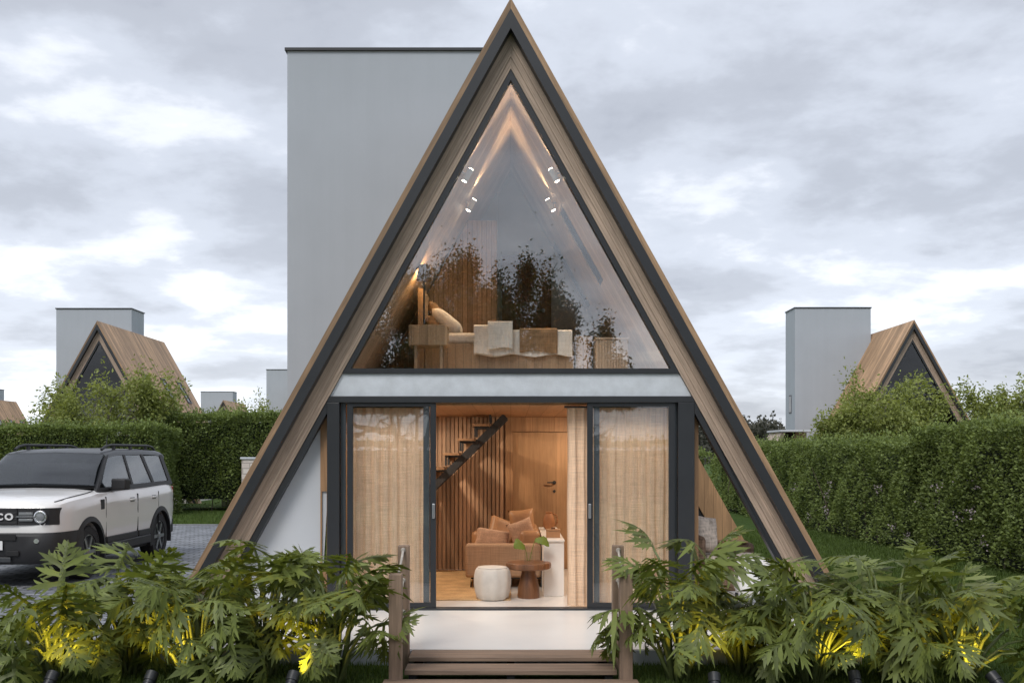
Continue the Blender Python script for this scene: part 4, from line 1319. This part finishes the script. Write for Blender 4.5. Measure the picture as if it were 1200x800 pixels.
def philodendron(label, x, y, H, n, reach, seed, Lr=(0.25, 0.44)):
    r = random.Random(seed)
    root = thing('philodendron', label, 'plant', (x, y, 0), 0, 'split leaf philodendrons in the front beds')
    fol = MB(); stem = MB()
    for i in range(n):
        a = 2 * math.pi * (i * 0.381966 + r.uniform(-0.06, 0.06))
        f = (i + 0.5) / n                              # 0 = outer low, 1 = inner high
        top = H * (0.32 + 0.62 * f ** 0.8) * r.uniform(0.88, 1.08)
        if r.random() < 0.17 and f > 0.25:
            top *= 1.26
        out = reach * (0.95 - 0.62 * f) * r.uniform(0.75, 1.2)
        dirv = Vector((math.cos(a), math.sin(a) * 0.75, 0))
        b = Vector((r.uniform(-.05, .05), r.uniform(-.04, .04), 0.0)) + dirv * 0.03
        t_ = b + dirv * out + Vector((0, 0, top))
        m1 = b + dirv * out * 0.30 + Vector((0, 0, top * 0.58))
        m2 = b + dirv * out * 0.66 + Vector((0, 0, top * 0.90))
        rr = 0.011 + 0.005 * r.random()
        stem.tube([b, m1, m2, t_], [rr * 1.25, rr, rr * 0.8, rr * 0.6], 6)
        L = r.uniform(*Lr) * (0.85 + 0.3 * f)
        pitch = r.uniform(-68, 20) + 62 * f               # outer leaves hang, inner ones lift
        yaw = math.atan2(dirv.y, dirv.x) + r.uniform(-0.9, 0.9)
        rot = Euler((R(r.uniform(-50, 50)), R(-pitch), 0)).to_matrix()
        rot = Matrix.Rotation(yaw, 3, 'Z') @ rot
        V, F = philo_leaf(L, r)
        V = [rot @ v_ + t_ for v_ in V]
        V = [Vector((v_.x, v_.y, max(v_.z, 0.015 + 0.01 * r.random()))) for v_ in V]
        fol.add(V, F)
    stem.build('stems', M['petiole'], root, smooth=True)
    tag(root.children[-1], kind='stuff') if False else None
    o = fol.build('foliage', M['philo'], root, smooth=True)
    return root
def gx(px, Y): return (px - 598.6) * Y / 1150
beds = [
    (62, 7.35, 0.86, 24, 0.50, 'leftmost split leaf plant, spreading low before the driveway'),
    (150, 7.6, 0.98, 24, 0.46, 'split leaf plant below the rear of the white car'),
    (232, 7.3, 1.02, 26, 0.46, 'split leaf plant before the foot of the left house leg'),
    (312, 7.55, 1.10, 26, 0.46, 'tall split leaf plant before the white wing wall'),
    (392, 7.35, 0.98, 24, 0.42, 'split leaf plant nearest the left rope railing'),
    (795, 7.4, 1.06, 26, 0.44, 'split leaf plant nearest the right rope railing'),
    (872, 7.6, 0.86, 24, 0.46, 'split leaf plant before the patio footstool'),
    (952, 7.3, 0.88, 25, 0.48, 'split leaf plant before the foot of the right house leg'),
    (1043, 7.5, 0.92, 26, 0.48, 'split leaf plant on the open lawn right of the house leg'),
    (1128, 7.35, 0.90, 24, 0.48, 'rightmost split leaf plant on the lawn'),
]
for i, (px_, Y, H_, n, rc, lab) in enumerate(beds):
    philodendron(lab, gx(px_, Y), Y, H_ * (0.80 if px_ < 260 else 0.87), int(n * 1.18), rc, 100 + i)

# ---------------------------------------------------------------- yellow garden spotlights
M['amber'] = emit_mat('amber_lens', (1.0, 0.72, 0.10), 3)
def garden_spot(label, px_, Y, aim, power=15):
    x = gx(px_, Y)
    g = thing('garden_spotlight', label, 'spotlight', (x, Y, 0), 0, 'garden spotlights under the plants')
    d = Vector(aim).normalized()
    c = Vector((0, 0, 0.075))
    MB().tube([(0, 0, -0.08), (0, 0, 0.085)], 0.008, 8).build('spike', M['black'], g)
    q = d.to_track_quat('Z', 'Y')
    hd = MB().lathe([(0.024, -0.07), (0.036, -0.05), (0.037, 0.03), (0.037, 0.04)], n=20).lathe_open([(0.0372, 0.0385), (0.044, 0.0385), (0.044, 0.105), (0.040, 0.105)], n=24, axis='z')
    for k in range(4):
        hd.lathe([(0.0405, -0.04 + k * 0.018), (0.0405, -0.032 + k * 0.018)], n=20)
    h_ = hd.build('head', M['black'], g, 0, 'auto', loc=c)
    h_.rotation_euler = q.to_euler()
    l_ = MB().lathe([(0.034, 0.0402), (0.034, 0.043)], n=18).build('lens', M['amber'], g, loc=c)
    l_.rotation_euler = q.to_euler()
    spot_lamp('spot_light', g, c + d * 0.085, d, power, 120, 0.9, (1.0, 0.68, 0.08), 0.02)
garden_spot('black garden spotlight under the leftmost split leaf plant', 56, 6.95, (0.10, 0.5, 0.62))
garden_spot('black garden spotlight below the white car', 173, 6.95, (0.1, 0.5, 0.6))
garden_spot('black garden spotlight before the white wing wall', 340, 6.95, (0.12, 0.5, 0.6))
garden_spot('black garden spotlight before the patio footstool', 838, 6.9, (0.05, 0.5, 0.6))
garden_spot('black garden spotlight right of the right house leg', 1004, 6.95, (0.0, 0.5, 0.6))
garden_spot('black garden spotlight under the rightmost split leaf plant', 1172, 6.95, (-0.25, 0.5, 0.5))

# ---------------------------------------------------------------- grass blades in the near lawn
M['grass'] = leaf_mat('grass_blades', (0.075, 0.122, 0.032), 0.4, 0.3, 0.6, 0.2)
def grass(x0, x1, y0, y1, n, seed, hgt=0.045, block=None):
    r = np.random.default_rng(seed)
    P = np.stack([r.uniform(x0, x1, n), y0 + (y1 - y0) * r.uniform(0, 1, n) ** 1.3, np.zeros(n)], 1)
    if block is not None: P = P[~block(P)]
    n = len(P)
    a = r.uniform(0, 2 * np.pi, n)
    D = np.stack([np.cos(a) * 0.45, np.sin(a) * 0.45, np.ones(n)], 1)
    h = (hgt * r.uniform(0.6, 1.4, n))[:, None]
    wv = np.stack([-np.sin(a), np.cos(a), np.zeros(n)], 1) * 0.0035 * (1 + P[:, 1:2] * 0.06)
    V = np.stack([P - wv, P + wv, P + D * h], 1).reshape(-1, 3)
    F = np.arange(3 * n).reshape(n, 3)
    tag(raw_mesh('grass', V, F, M['grass']), 'short lawn grass', 'grass', kind='stuff')
def under_house(P):
    return ((np.abs(P[:, 0]) < 2.87) & (P[:, 1] > 7.95)) | ((np.abs(P[:, 0]) < 0.95) & (P[:, 1] > 6.5))
grass(-5.5, 5.5, 6.4, 8.8, 90000, 61, 0.045, under_house)
grass(2.6, 9.0, 8.8, 22, 150000, 62, 0.05, lambda P: (P[:, 0] < 3.3) & (P[:, 1] < 15.2))
grass(-14, -3.3, 23.5, 29, 30000, 63, 0.06)
# ---------------------------------------------------------------- the white SUV on the driveway, nose towards the viewer
M['paint'] = plain('white_paint', (0.83, 0.82, 0.81), 0.22, 0, 0.02, 2)
M['paint'].node_tree.nodes['Principled BSDF'].inputs['Coat Weight'].default_value = 0.6
M['trim'] = plain('black_trim', (0.018, 0.018, 0.02), 0.55, 0, 0.15, 8)
M['roofgrey'] = plain('dark_grey_roof', (0.05, 0.053, 0.058), 0.35, 0.2, 0.05)
M['tyre'] = plain('tyre_rubber', (0.016, 0.016, 0.017), 0.8, 0, 0.2, 20)
M['alloy'] = plain('alloy', (0.30, 0.31, 0.32), 0.35, 0.8, 0.08)
M['chrome'] = plain('bright_metal', (0.75, 0.75, 0.76), 0.2, 0.9, 0.05)
M['lampglass'] = plain('lamp_glass', (0.20, 0.21, 0.22), 0.08, 0, 0.1)
M['platewhite'] = plain('plate_white', (0.75, 0.75, 0.75), 0.5, 0, 0.02)
M['taillight'] = plain('red_lamp', (0.35, 0.02, 0.02), 0.2)
def loft(mb, secs, close=True):
    n = len(secs[0]); V = [p for s in secs for p in s]; F = []
    for i in range(len(secs) - 1):
        for k in range(n):
            k2 = (k + 1) % n
            F.append((i * n + k, i * n + k2, (i + 1) * n + k2, (i + 1) * n + k))
    F.append(tuple(range(n))); F.append(tuple((len(secs) - 1) * n + k for k in reversed(range(n))))
    return mb.add(V, F)
CX, CY = -6.70, 12.55
car = thing('parked_car', 'white SUV with dark roof and roof rails parked on the driveway', 'car', (CX, CY, 0.004))
WB, FW = 2.70, 0.90
def interp(x, xs, ys): return float(np.interp(x, xs, ys))
def half(s): return interp(s, [0, .05, .14, .32, .7, 1.3, 3.6, 4.15, 4.36, 4.42], [.70, .80, .87, .915, .935, .94, .94, .93, .88, .82])
def top(s): return interp(s, [0, .03, .07, .14, .4, 1.0, 1.22, 1.5, 3.0, 4.0, 4.36, 4.42], [.88, 1.0, 1.06, 1.09, 1.13, 1.175, 1.20, 1.19, 1.20, 1.225, 1.20, 1.10])
def bot(s): return interp(s, [0, .1, .4, 3.9, 4.42], [.50, .40, .33, .34, .50])
secs = []
for s in [0, .03, .07, .14, .25, .4, .6, .8, 1.0, 1.22, 1.5, 2.0, 2.6, 3.1, 3.5, 3.8, 4.0, 4.15, 4.28, 4.36, 4.42]:
    w_, t_, b_ = half(s), top(s), bot(s)
    hh = t_ - b_
    crown = 0.035 if s < 1.25 else 0.0
    R_ = [(w_ * .90, b_), (w_ * .975, b_ + .06), (w_ * 1.0, b_ + hh * .32), (w_ * 1.006, b_ + hh * .52), (w_ * 1.0, b_ + hh * .62), (w_ * 1.004, b_ + hh * .74), (w_ * .995, t_ - .12), (w_ * .965, t_ - .045), (w_ * .90, t_ - .008), (w_ * .60, t_ + crown * .6), (0, t_ + crown)]
    sec = [Vector((x, s, z)) for x, z in R_] + [Vector((-x, s, z)) for x, z in reversed(R_[:-1])]
    secs.append(sec)
body = loft(MB(), secs).build('body', M['paint'], car, smooth='auto')
# cut wheel arches
cut = MB()
for s in (FW, FW + WB):
    for sg in (-1, 1):
        cut.lathe([(0.435, 0), (0.435, 0.5)], (0.62 if sg > 0 else -1.12, s, 0.36), 28, 'x')
co = cut.build('cutter', M['trim'])
co.location = (CX, CY, 0.004)
bpy.context.view_layer.update()
md = body.modifiers.new('b', 'BOOLEAN'); md.operation = 'DIFFERENCE'; md.object = co; md.solver = 'EXACT'
dg = bpy.context.evaluated_depsgraph_get()
nm_ = bpy.data.meshes.new_from_object(body.evaluated_get(dg))
body.modifiers.clear(); body.data = nm_
nm_.materials.clear(); nm_.materials.append(M['paint'])
nm_.polygons.foreach_set('use_smooth', [True] * len(nm_.polygons))
nm_.set_sharp_from_angle(angle=R(32))
bpy.data.objects.remove(co)
# greenhouse
def gh(s):
    return interp(s, [1.20, 1.55, 1.95, 2.3, 3.4, 4.0, 4.22, 4.34], [1.19, 1.50, 1.735, 1.775, 1.785, 1.77, 1.74, 1.30])
def side_w(z):      # outer half width of the cabin side at height z
    return 0.879 - (z - 1.18) * (0.149 / 0.535)
M['cargls'] = glass_mat('car_window', 0.10, (0.50, 0.53, 0.55))
M['carglass'] = M['cargls']
M['seat'] = plain('grey_seat', (0.10, 0.10, 0.105), 0.8, 0, 0.1)
secs = []
for s in [1.88, 1.95, 2.3, 2.8, 3.4, 4.0, 4.20, 4.28]:
    z = gh(s) if s > 1.9 else 1.715
    if s > 4.2: z = 1.72
    zb = z - 0.085
    wt = side_w(zb)
    R_ = [(wt, zb), (wt - .012, z - .035), (wt - .05, z - .006), (wt - .13, z), (0, z + .018)]
    L_ = [(wt - .05, zb), (0, zb + .02)]
    secs.append([Vector((x, s, q)) for x, q in R_] + [Vector((-x, s, q)) for x, q in reversed(R_[:-1])] + [Vector((-L_[0][0], s, L_[0][1])), Vector((0, s, L_[1][1])), Vector((L_[0][0], s, L_[0][1]))])
loft(MB(), secs).build('roof', M['roofgrey'], car, smooth='auto')
for sg in (-1, 1):
    def bar(s0, z0, s1, z1, wd, nm):
        V = []
        for s_, z_ in ((s0, z0), (s1, z1)):
            x = side_w(z_)
            for dx, ds in ((0.002, -wd / 2), (0.002, wd / 2), (-.05, wd / 2), (-.05, -wd / 2)):
                V.append((sg * (x + dx), s_ + ds, z_))
        MB().add(V, [(0, 1, 2, 3), (7, 6, 5, 4), (0, 4, 5, 1), (1, 5, 6, 2), (2, 6, 7, 3), (3, 7, 4, 0)]).build(nm, M['trim'], car, 0.008, 'auto')
    bar(1.27, 1.17, 1.97, 1.70, 0.085, 'pillar')
    bar(2.60, 1.17, 2.58, 1.70, 0.085, 'pillar')
    bar(3.50, 1.19, 3.30, 1.71, 0.12, 'pillar')
    bar(4.27, 1.20, 4.16, 1.70, 0.16, 'pillar')
    V = [(sg * (side_w(z) + .003 - t), s_, z) for t in (0, .03) for s_, z in ((1.25, 1.165), (4.32, 1.19), (4.32, 1.262), (1.40, 1.225))]
    MB().add(V, [(0, 1, 2, 3), (7, 6, 5, 4), (0, 4, 5, 1), (1, 5, 6, 2), (2, 6, 7, 3), (3, 7, 4, 0)]).build('window_ledge', M['trim'], car)
    # front seat and gap lines of the bonnet
    se = MB().obox((sg * .38, 2.42, 1.36), (0.21, 0.06, 0.20), Euler((R(-12), 0, 0)).to_matrix()).obox((sg * .38, 2.47, 1.585), (0.12, 0.045, 0.065), Euler((R(-8), 0, 0)).to_matrix()).obox((sg * .38, 2.45, 1.53), (0.03, 0.015, 0.04), Matrix.Identity(3))
    se.build('seat', M['seat'], car, 0.03, 'auto')
    pts = [(sg * half(q) * .90, q, top(q) - .004) for q in (.16, .3, .5, .8, 1.0, 1.18)]
    MB().tube(pts, 0.006, 6).build('bonnet_gap', M['trim'], car)
MB().box(-.84, .84, 1.30, 4.28, 1.224, 1.236).build('cabin_floor', M['core'], car)
MB().box(-.82, .82, 1.34, 1.66, 1.237, 1.275).build('dashboard', M['trim'], car, 0.02, 'auto')
MB().obox((0, 3.40, 1.37), (0.62, 0.06, 0.17), Euler((R(-12), 0, 0)).to_matrix()).build('rear_seat', M['seat'], car, 0.03, 'auto')
sw_ = [(0.38 + 0.17 * math.cos(q * math.pi / 10), 1.80 - 0.07 * math.sin(q * math.pi / 10), 1.36 + 0.155 * math.sin(q * math.pi / 10)) for q in range(21)]
MB().tube(sw_, 0.014, 8).build('steering_wheel', M['trim'], car, smooth='auto')
V = [(x, s_ + t, z) for t in (0, .02) for x, s_, z in ((-.80, 4.31, 1.25), (.80, 4.31, 1.25), (.70, 4.24, 1.66), (-.70, 4.24, 1.66))]
MB().add(V, [(0, 1, 2, 3), (7, 6, 5, 4), (0, 4, 5, 1), (1, 5, 6, 2), (2, 6, 7, 3), (3, 7, 4, 0)]).build('rear_window', M['carglass'], car)
def quadplate(pts, mat, name, off, parent=car, th=0.006):
    """thin plate through 3+ points, lifted along its normal"""
    P = [Vector(p) for p in pts]
    n_ = (P[1] - P[0]).cross(P[2] - P[0]).normalized()
    if n_.x * P[0].x < 0 and abs(n_.x) > 0.5: n_ = -n_
    if abs(n_.x) <= 0.5 and n_.y > 0 and P[0].y < 2.5: n_ = -n_
    k = len(P)
    V = [p + n_ * off for p in P] + [p + n_ * (off - th) for p in P]
    F = [tuple(range(k)), tuple(range(2 * k - 1, k - 1, -1))] + [(i, i + k, (i + 1) % k + k, (i + 1) % k) for i in range(k)]
    return MB().add(V, F).build(name, mat, parent)
ws = MB(); V = []; F = []
S_ = [1.285, 1.40, 1.55, 1.68, 1.80, 1.905]; n_ = 14
for off in (0.014, 0.004):
    for s in S_:
        z = gh(s); wt = 0.885 - 0.155 * (z - 1.17) / 0.61
        hw = wt - 0.038
        for i in range(n_ + 1):
            x = -hw + 2 * hw * i / n_
            V.append((x, s - off, z + 0.018 * max(0, 1 - abs(x) / (wt - .12)) + off * .8 - (0.010 if abs(x) > wt - .12 else 0) * (abs(x) - wt + .12) / .09))
m_ = len(S_) * (n_ + 1)
for i in range(len(S_) - 1):
    for k in range(n_):
        a = i * (n_ + 1) + k
        F.append((a, a + 1, a + n_ + 2, a + n_ + 1)); F.append((m_ + a, m_ + a + n_ + 1, m_ + a + n_ + 2, m_ + a + 1))
ws.add(V, F).build('windscreen', M['carglass'], car, smooth=True)
for sg in (-1, 1):
    def sp(s, z): return (sg * side_w(z), s, z)
    quadplate([sp(1.45, 1.235), sp(2.57, 1.235), sp(2.55, 1.69), sp(1.98, 1.69)], M['carglass'], 'side_window', -0.008)
    quadplate([sp(2.63, 1.235), sp(3.46, 1.25), sp(3.28, 1.69), sp(2.61, 1.69)], M['carglass'], 'side_window', -0.008)
    quadplate([sp(3.53, 1.255), sp(4.22, 1.262), sp(4.12, 1.68), sp(3.34, 1.68)], M['carglass'], 'side_window', -0.008)
    # roof rails
    rr_ = MB()
    a, b = 1.98, 4.12
    rr_.tube([(sg * .64, a, 1.772), (sg * .645, a + .14, 1.822), (sg * .65, a + .32, 1.842), (sg * .65, b - .32, 1.842), (sg * .645, b - .12, 1.822), (sg * .64, b, 1.775)], 0.021, 8)
    for q in (a + .42, (a + b) / 2, b - .42):
        rr_.box(sg * .65 - .014, sg * .65 + .014, q - .035, q + .035, 1.765, 1.83)
    rr_.build('roof_rail', M['trim'], car, smooth='auto')
    # wheels
    for s in (FW, FW + WB):
        wh = MB()
        wh.lathe_open([(0.245, -.11), (0.345, -.11), (0.365, -.085), (0.368, -.03), (0.368, .03), (0.365, .085), (0.345, .11), (0.245, .11)], (0, 0, 0), 40, 'x')
        wo_ = wh.build('wheel', M['tyre'], car, smooth='auto', loc=(sg * .815, s, 0.366))
        rim = MB().lathe_open([(0.2455, -.10), (0.2455, .098), (0.228, .10), (0.222, .03), (0.01, .02), (0.01, -.09), (0.235, -.09)], (0, 0, 0), 36, 'x')
        if sg < 0: rim.v = [(-x, y, z) for x, y, z in rim.v]
        for k in range(6):
            a = k * math.pi / 3
            ca, sa = math.cos(a), math.sin(a)
            m3 = Matrix(((1, 0, 0), (0, ca, -sa), (0, sa, ca)))
            rim.obox(m3 @ Vector((sg * .085, 0.14, 0)), (0.014, 0.085, 0.026), m3)
        rim.lathe([(0.06, 0.0), (0.06, 0.02), (0.035, 0.03)] if sg > 0 else [(0.035, -0.03), (0.06, -0.02), (0.06, 0.0)], (sg * .085, 0, 0), 18, 'x')
        ro = rim.build('rim', M['alloy'], wo_, smooth='auto')
        # flare and wheel well
        fl = MB(); n_ = 22
        V = []; F = []
        for k in range(n_ + 1):
            a = R(-14) + R(208) * k / n_
            for rad, xo in ((0.425, -.05), (0.425, .022), (0.495, .010), (0.495, -.05)):
                yy, zz = s + rad * math.cos(a), 0.36 + rad * math.sin(a)
                V.append((sg * (half(min(max(yy, 0.12), 4.2)) * 1.0 + xo), yy, zz))
        for k in range(n_):
            for q in range(4):
                q2 = (q + 1) % 4
                F.append((k * 4 + q, k * 4 + q2, (k + 1) * 4 + q2, (k + 1) * 4 + q))
        fl.add(V, F).build('wheel_arch', M['trim'], car, smooth='auto')
    # sills, doors, handles, mirror
    MB().box(min(sg * .80, sg * .955), max(sg * .80, sg * .955), 1.36, 3.14, 0.30, 0.44).build('sill', M['trim'], car, 0.02, 'auto')
    for y0, y1, in ((1.42, 2.60), (2.615, 3.50)):
        dl = MB()
        z0, z1 = 0.46, 1.16
        xs = lambda z: sg * (half(2.5) * (1.003))
        for a in (y0, y1):
            dl.box(min(xs(1) - sg * .02, xs(1) + sg * .0015), max(xs(1) - sg * .02, xs(1) + sg * .0015), a - .004, a + .004, z0, 1.10)
        dl.box(min(xs(1) - sg * .02, xs(1) + sg * .0015), max(xs(1) - sg * .02, xs(1) + sg * .0015), y0, y1 if y1 < 3 else 3.2, z0 - .004, z0 + .004)
        do = dl.build('door', M['trim'], car)
        MB().box(min(sg * .93, sg * .968), max(sg * .93, sg * .968), y1 - .30, y1 - .12, 1.005, 1.035).build('handle', M['paint'], do, 0.008, 'auto')
        MB().box(min(sg * .935, sg * .9465), max(sg * .935, sg * .9465), y1 - .29, y1 - .13, 0.985, 1.05).build('recess_shade', M['lampglass'], do, 0.005)  # dark plate painted as the shaded hollow behind the handle
        MB().box(min(sg * .925, sg * .952), max(sg * .925, sg * .952), y0 + .02, (y1 if y1 < 3 else 3.16) - .02, 0.44, 0.53).build('door_trim', M['trim'], do, 0.01, 'auto')
    mo = MB().obox((sg * 1.03, 1.72, 1.27), (0.115, 0.075, 0.082), Euler((0, 0, sg * R(-10))).to_matrix()).box(min(sg * .87, sg * .95), max(sg * .87, sg * .95), 1.70, 1.76, 1.18, 1.23)
    mo.build('wing_mirror', M['trim'], car, 0.055, 'auto', 4)
    MB().box(min(sg * .935, sg * .948), max(sg * .935, sg * .948), 1.24, 1.36, 0.93, 1.07).build('side_vent', M['trim'], car, 0.006)
    # headlight
    hl = MB()
    def fr(x): return interp(abs(x), [0, .55, .72, .80, .87], [-.012, -.004, .018, .055, .135])
    xs_ = [.40, .5, .6, .7, .78, .84, .87]
    V = []; F = []
    for x in xs_:
        for z in (0.80, 1.015):
            V.append((sg * x, fr(x) - .012, z))
    for x in xs_:
        for z in (0.80, 1.015):
            V.append((sg * x, fr(x) + .06, z))
    m_ = 2 * len(xs_)
    for i in range(len(xs_) - 1):
        a = 2 * i
        F += [(a, a + 1, a + 3, a + 2), (m_ + a, m_ + a + 2, m_ + a + 3, m_ + a + 1), (a, a + 2, m_ + a + 2, m_ + a), (a + 1, m_ + a + 1, m_ + a + 3, a + 3)]
    F += [(0, m_, m_ + 1, 1), (m_ - 2, m_ - 1, 2 * m_ - 1, 2 * m_ - 2)]
    ho = hl.add(V, F).build('headlight', M['trim'], car)
    MB().lathe([(0.082, 0.0), (0.082, -0.025), (0.068, -0.03), (0.066, -0.012)], (sg * .69, fr(.69) - .012, 0.905), 28, 'y').build('light_ring', M['chrome'], ho, smooth='auto')
    MB().lathe([(0.06, -0.005), (0.05, -0.022), (0.02, -0.03)], (sg * .69, fr(.69) - .012, 0.905), 24, 'y').build('lens', M['lampglass'], ho, smooth='auto')
    MB().box(min(sg * .42, sg * .60), max(sg * .42, sg * .60), -0.032, -0.008, 0.925, 0.965).box(min(sg * .42, sg * .60), max(sg * .42, sg * .60), -0.032, -0.008, 0.85, 0.885).box(min(sg * .30, sg * .62), max(sg * .30, sg * .62), -0.036, -0.02, 0.90, 0.915).build('reflector', M['lampglass'], ho, 0.006, 'auto')
    MB().lathe([(0.035, 0), (0.03, -0.012)], (sg * .66, -0.055, 0.60), 16, 'y').build('fog_lamp', M['chrome'], car)
# grille with raised letters
gr_ = MB().box(-.40, .40, -0.03, 0.05, 0.80, 1.015)
for k in range(5):
    gr_.box(-.39, .39, -0.036, -0.0305, 0.82 + k * 0.042, 0.835 + k * 0.042)
go_ = gr_.build('grille', M['trim'], car, 0.006)
for k, chx in enumerate('BRONCO'):
    tcu = bpy.data.curves.new('letter', 'FONT'); tcu.body = chx; tcu.size = 0.115; tcu.extrude = 0.006; tcu.align_x = 'CENTER'; tcu.align_y = 'CENTER'; tcu.offset = 0.004
    to_ = bpy.data.objects.new('letter', tcu); COL.objects.link(to_)
    bpy.context.view_layer.update()
    lm_ = bpy.data.meshes.new_from_object(to_.evaluated_get(bpy.context.evaluated_depsgraph_get()))
    bpy.data.objects.remove(to_)
    lo_ = bpy.data.objects.new('letter', lm_); COL.objects.link(lo_); lo_.parent = go_
    lm_.materials.clear(); lm_.materials.append(M['platewhite'])
    lo_.location = (-0.305 + k * 0.122, -0.043, 0.905); lo_.rotation_euler = (R(90), 0, 0); lo_.scale = (1.15, 1.0, 1.0)
# bumper
secs = []
def bump(x): return interp(abs(x), [0, .5, .70, .82, .90, .935], [-.10, -.085, -.05, .01, .12, .40])
bm_ = MB()
xs_ = [-.935, -.90, -.82, -.70, -.5, 0, .5, .70, .82, .90, .935]
secs = []
for x in xs_:
    y = bump(x)
    secs.append([Vector((x, y + .05, .30)), Vector((x, y + .01, .36)), Vector((x, y - .0, .50)), Vector((x, y, .66)), Vector((x, y + .035, .70)), Vector((x, y + .30, .70)), Vector((x, y + .30, .30))])
bo_ = loft(bm_, secs).build('bumper', M['trim'], car, smooth='auto')
MB().box(-.42, .42, -0.108, -0.098, 0.615, 0.69).build('air_intake', M['core'], bo_)
MB().box(-.36, .36, -0.112, -0.098, 0.335, 0.40).build('skid_plate', M['roofgrey'], bo_, 0.01)
for sg in (-1, 1):
    MB().box(min(sg * .30, sg * .46), max(sg * .30, sg * .46), -0.112, -0.09, 0.41, 0.48).build('tow_loop', M['core'], bo_, 0.015, 'auto')
MB().box(-.26, .26, -0.118, -0.1085, 0.49, 0.605).build('number_plate', M['platewhite'], car, 0.004)
MB().tube([(.12, 3.3, 1.79), (.12, 3.42, 1.86), (.12, 3.46, 2.02)], [0.02, 0.010, 0.003], 8).build('antenna', M['trim'], car)
for sg in (-1, 1):
    MB().box(min(sg * .72, sg * .865), max(sg * .72, sg * .865), 4.34, 4.425, 0.88, 1.16).build('tail_light', M['taillight'], car, 0.02, 'auto')
MB().box(-.86, .86, 4.30, 4.44, 0.36, 0.62).build('rear_bumper', M['trim'], car, 0.03, 'auto')
MB().box(-.90, .90, .35, 4.2, .26, .335).build('underbody', M['core'], car)
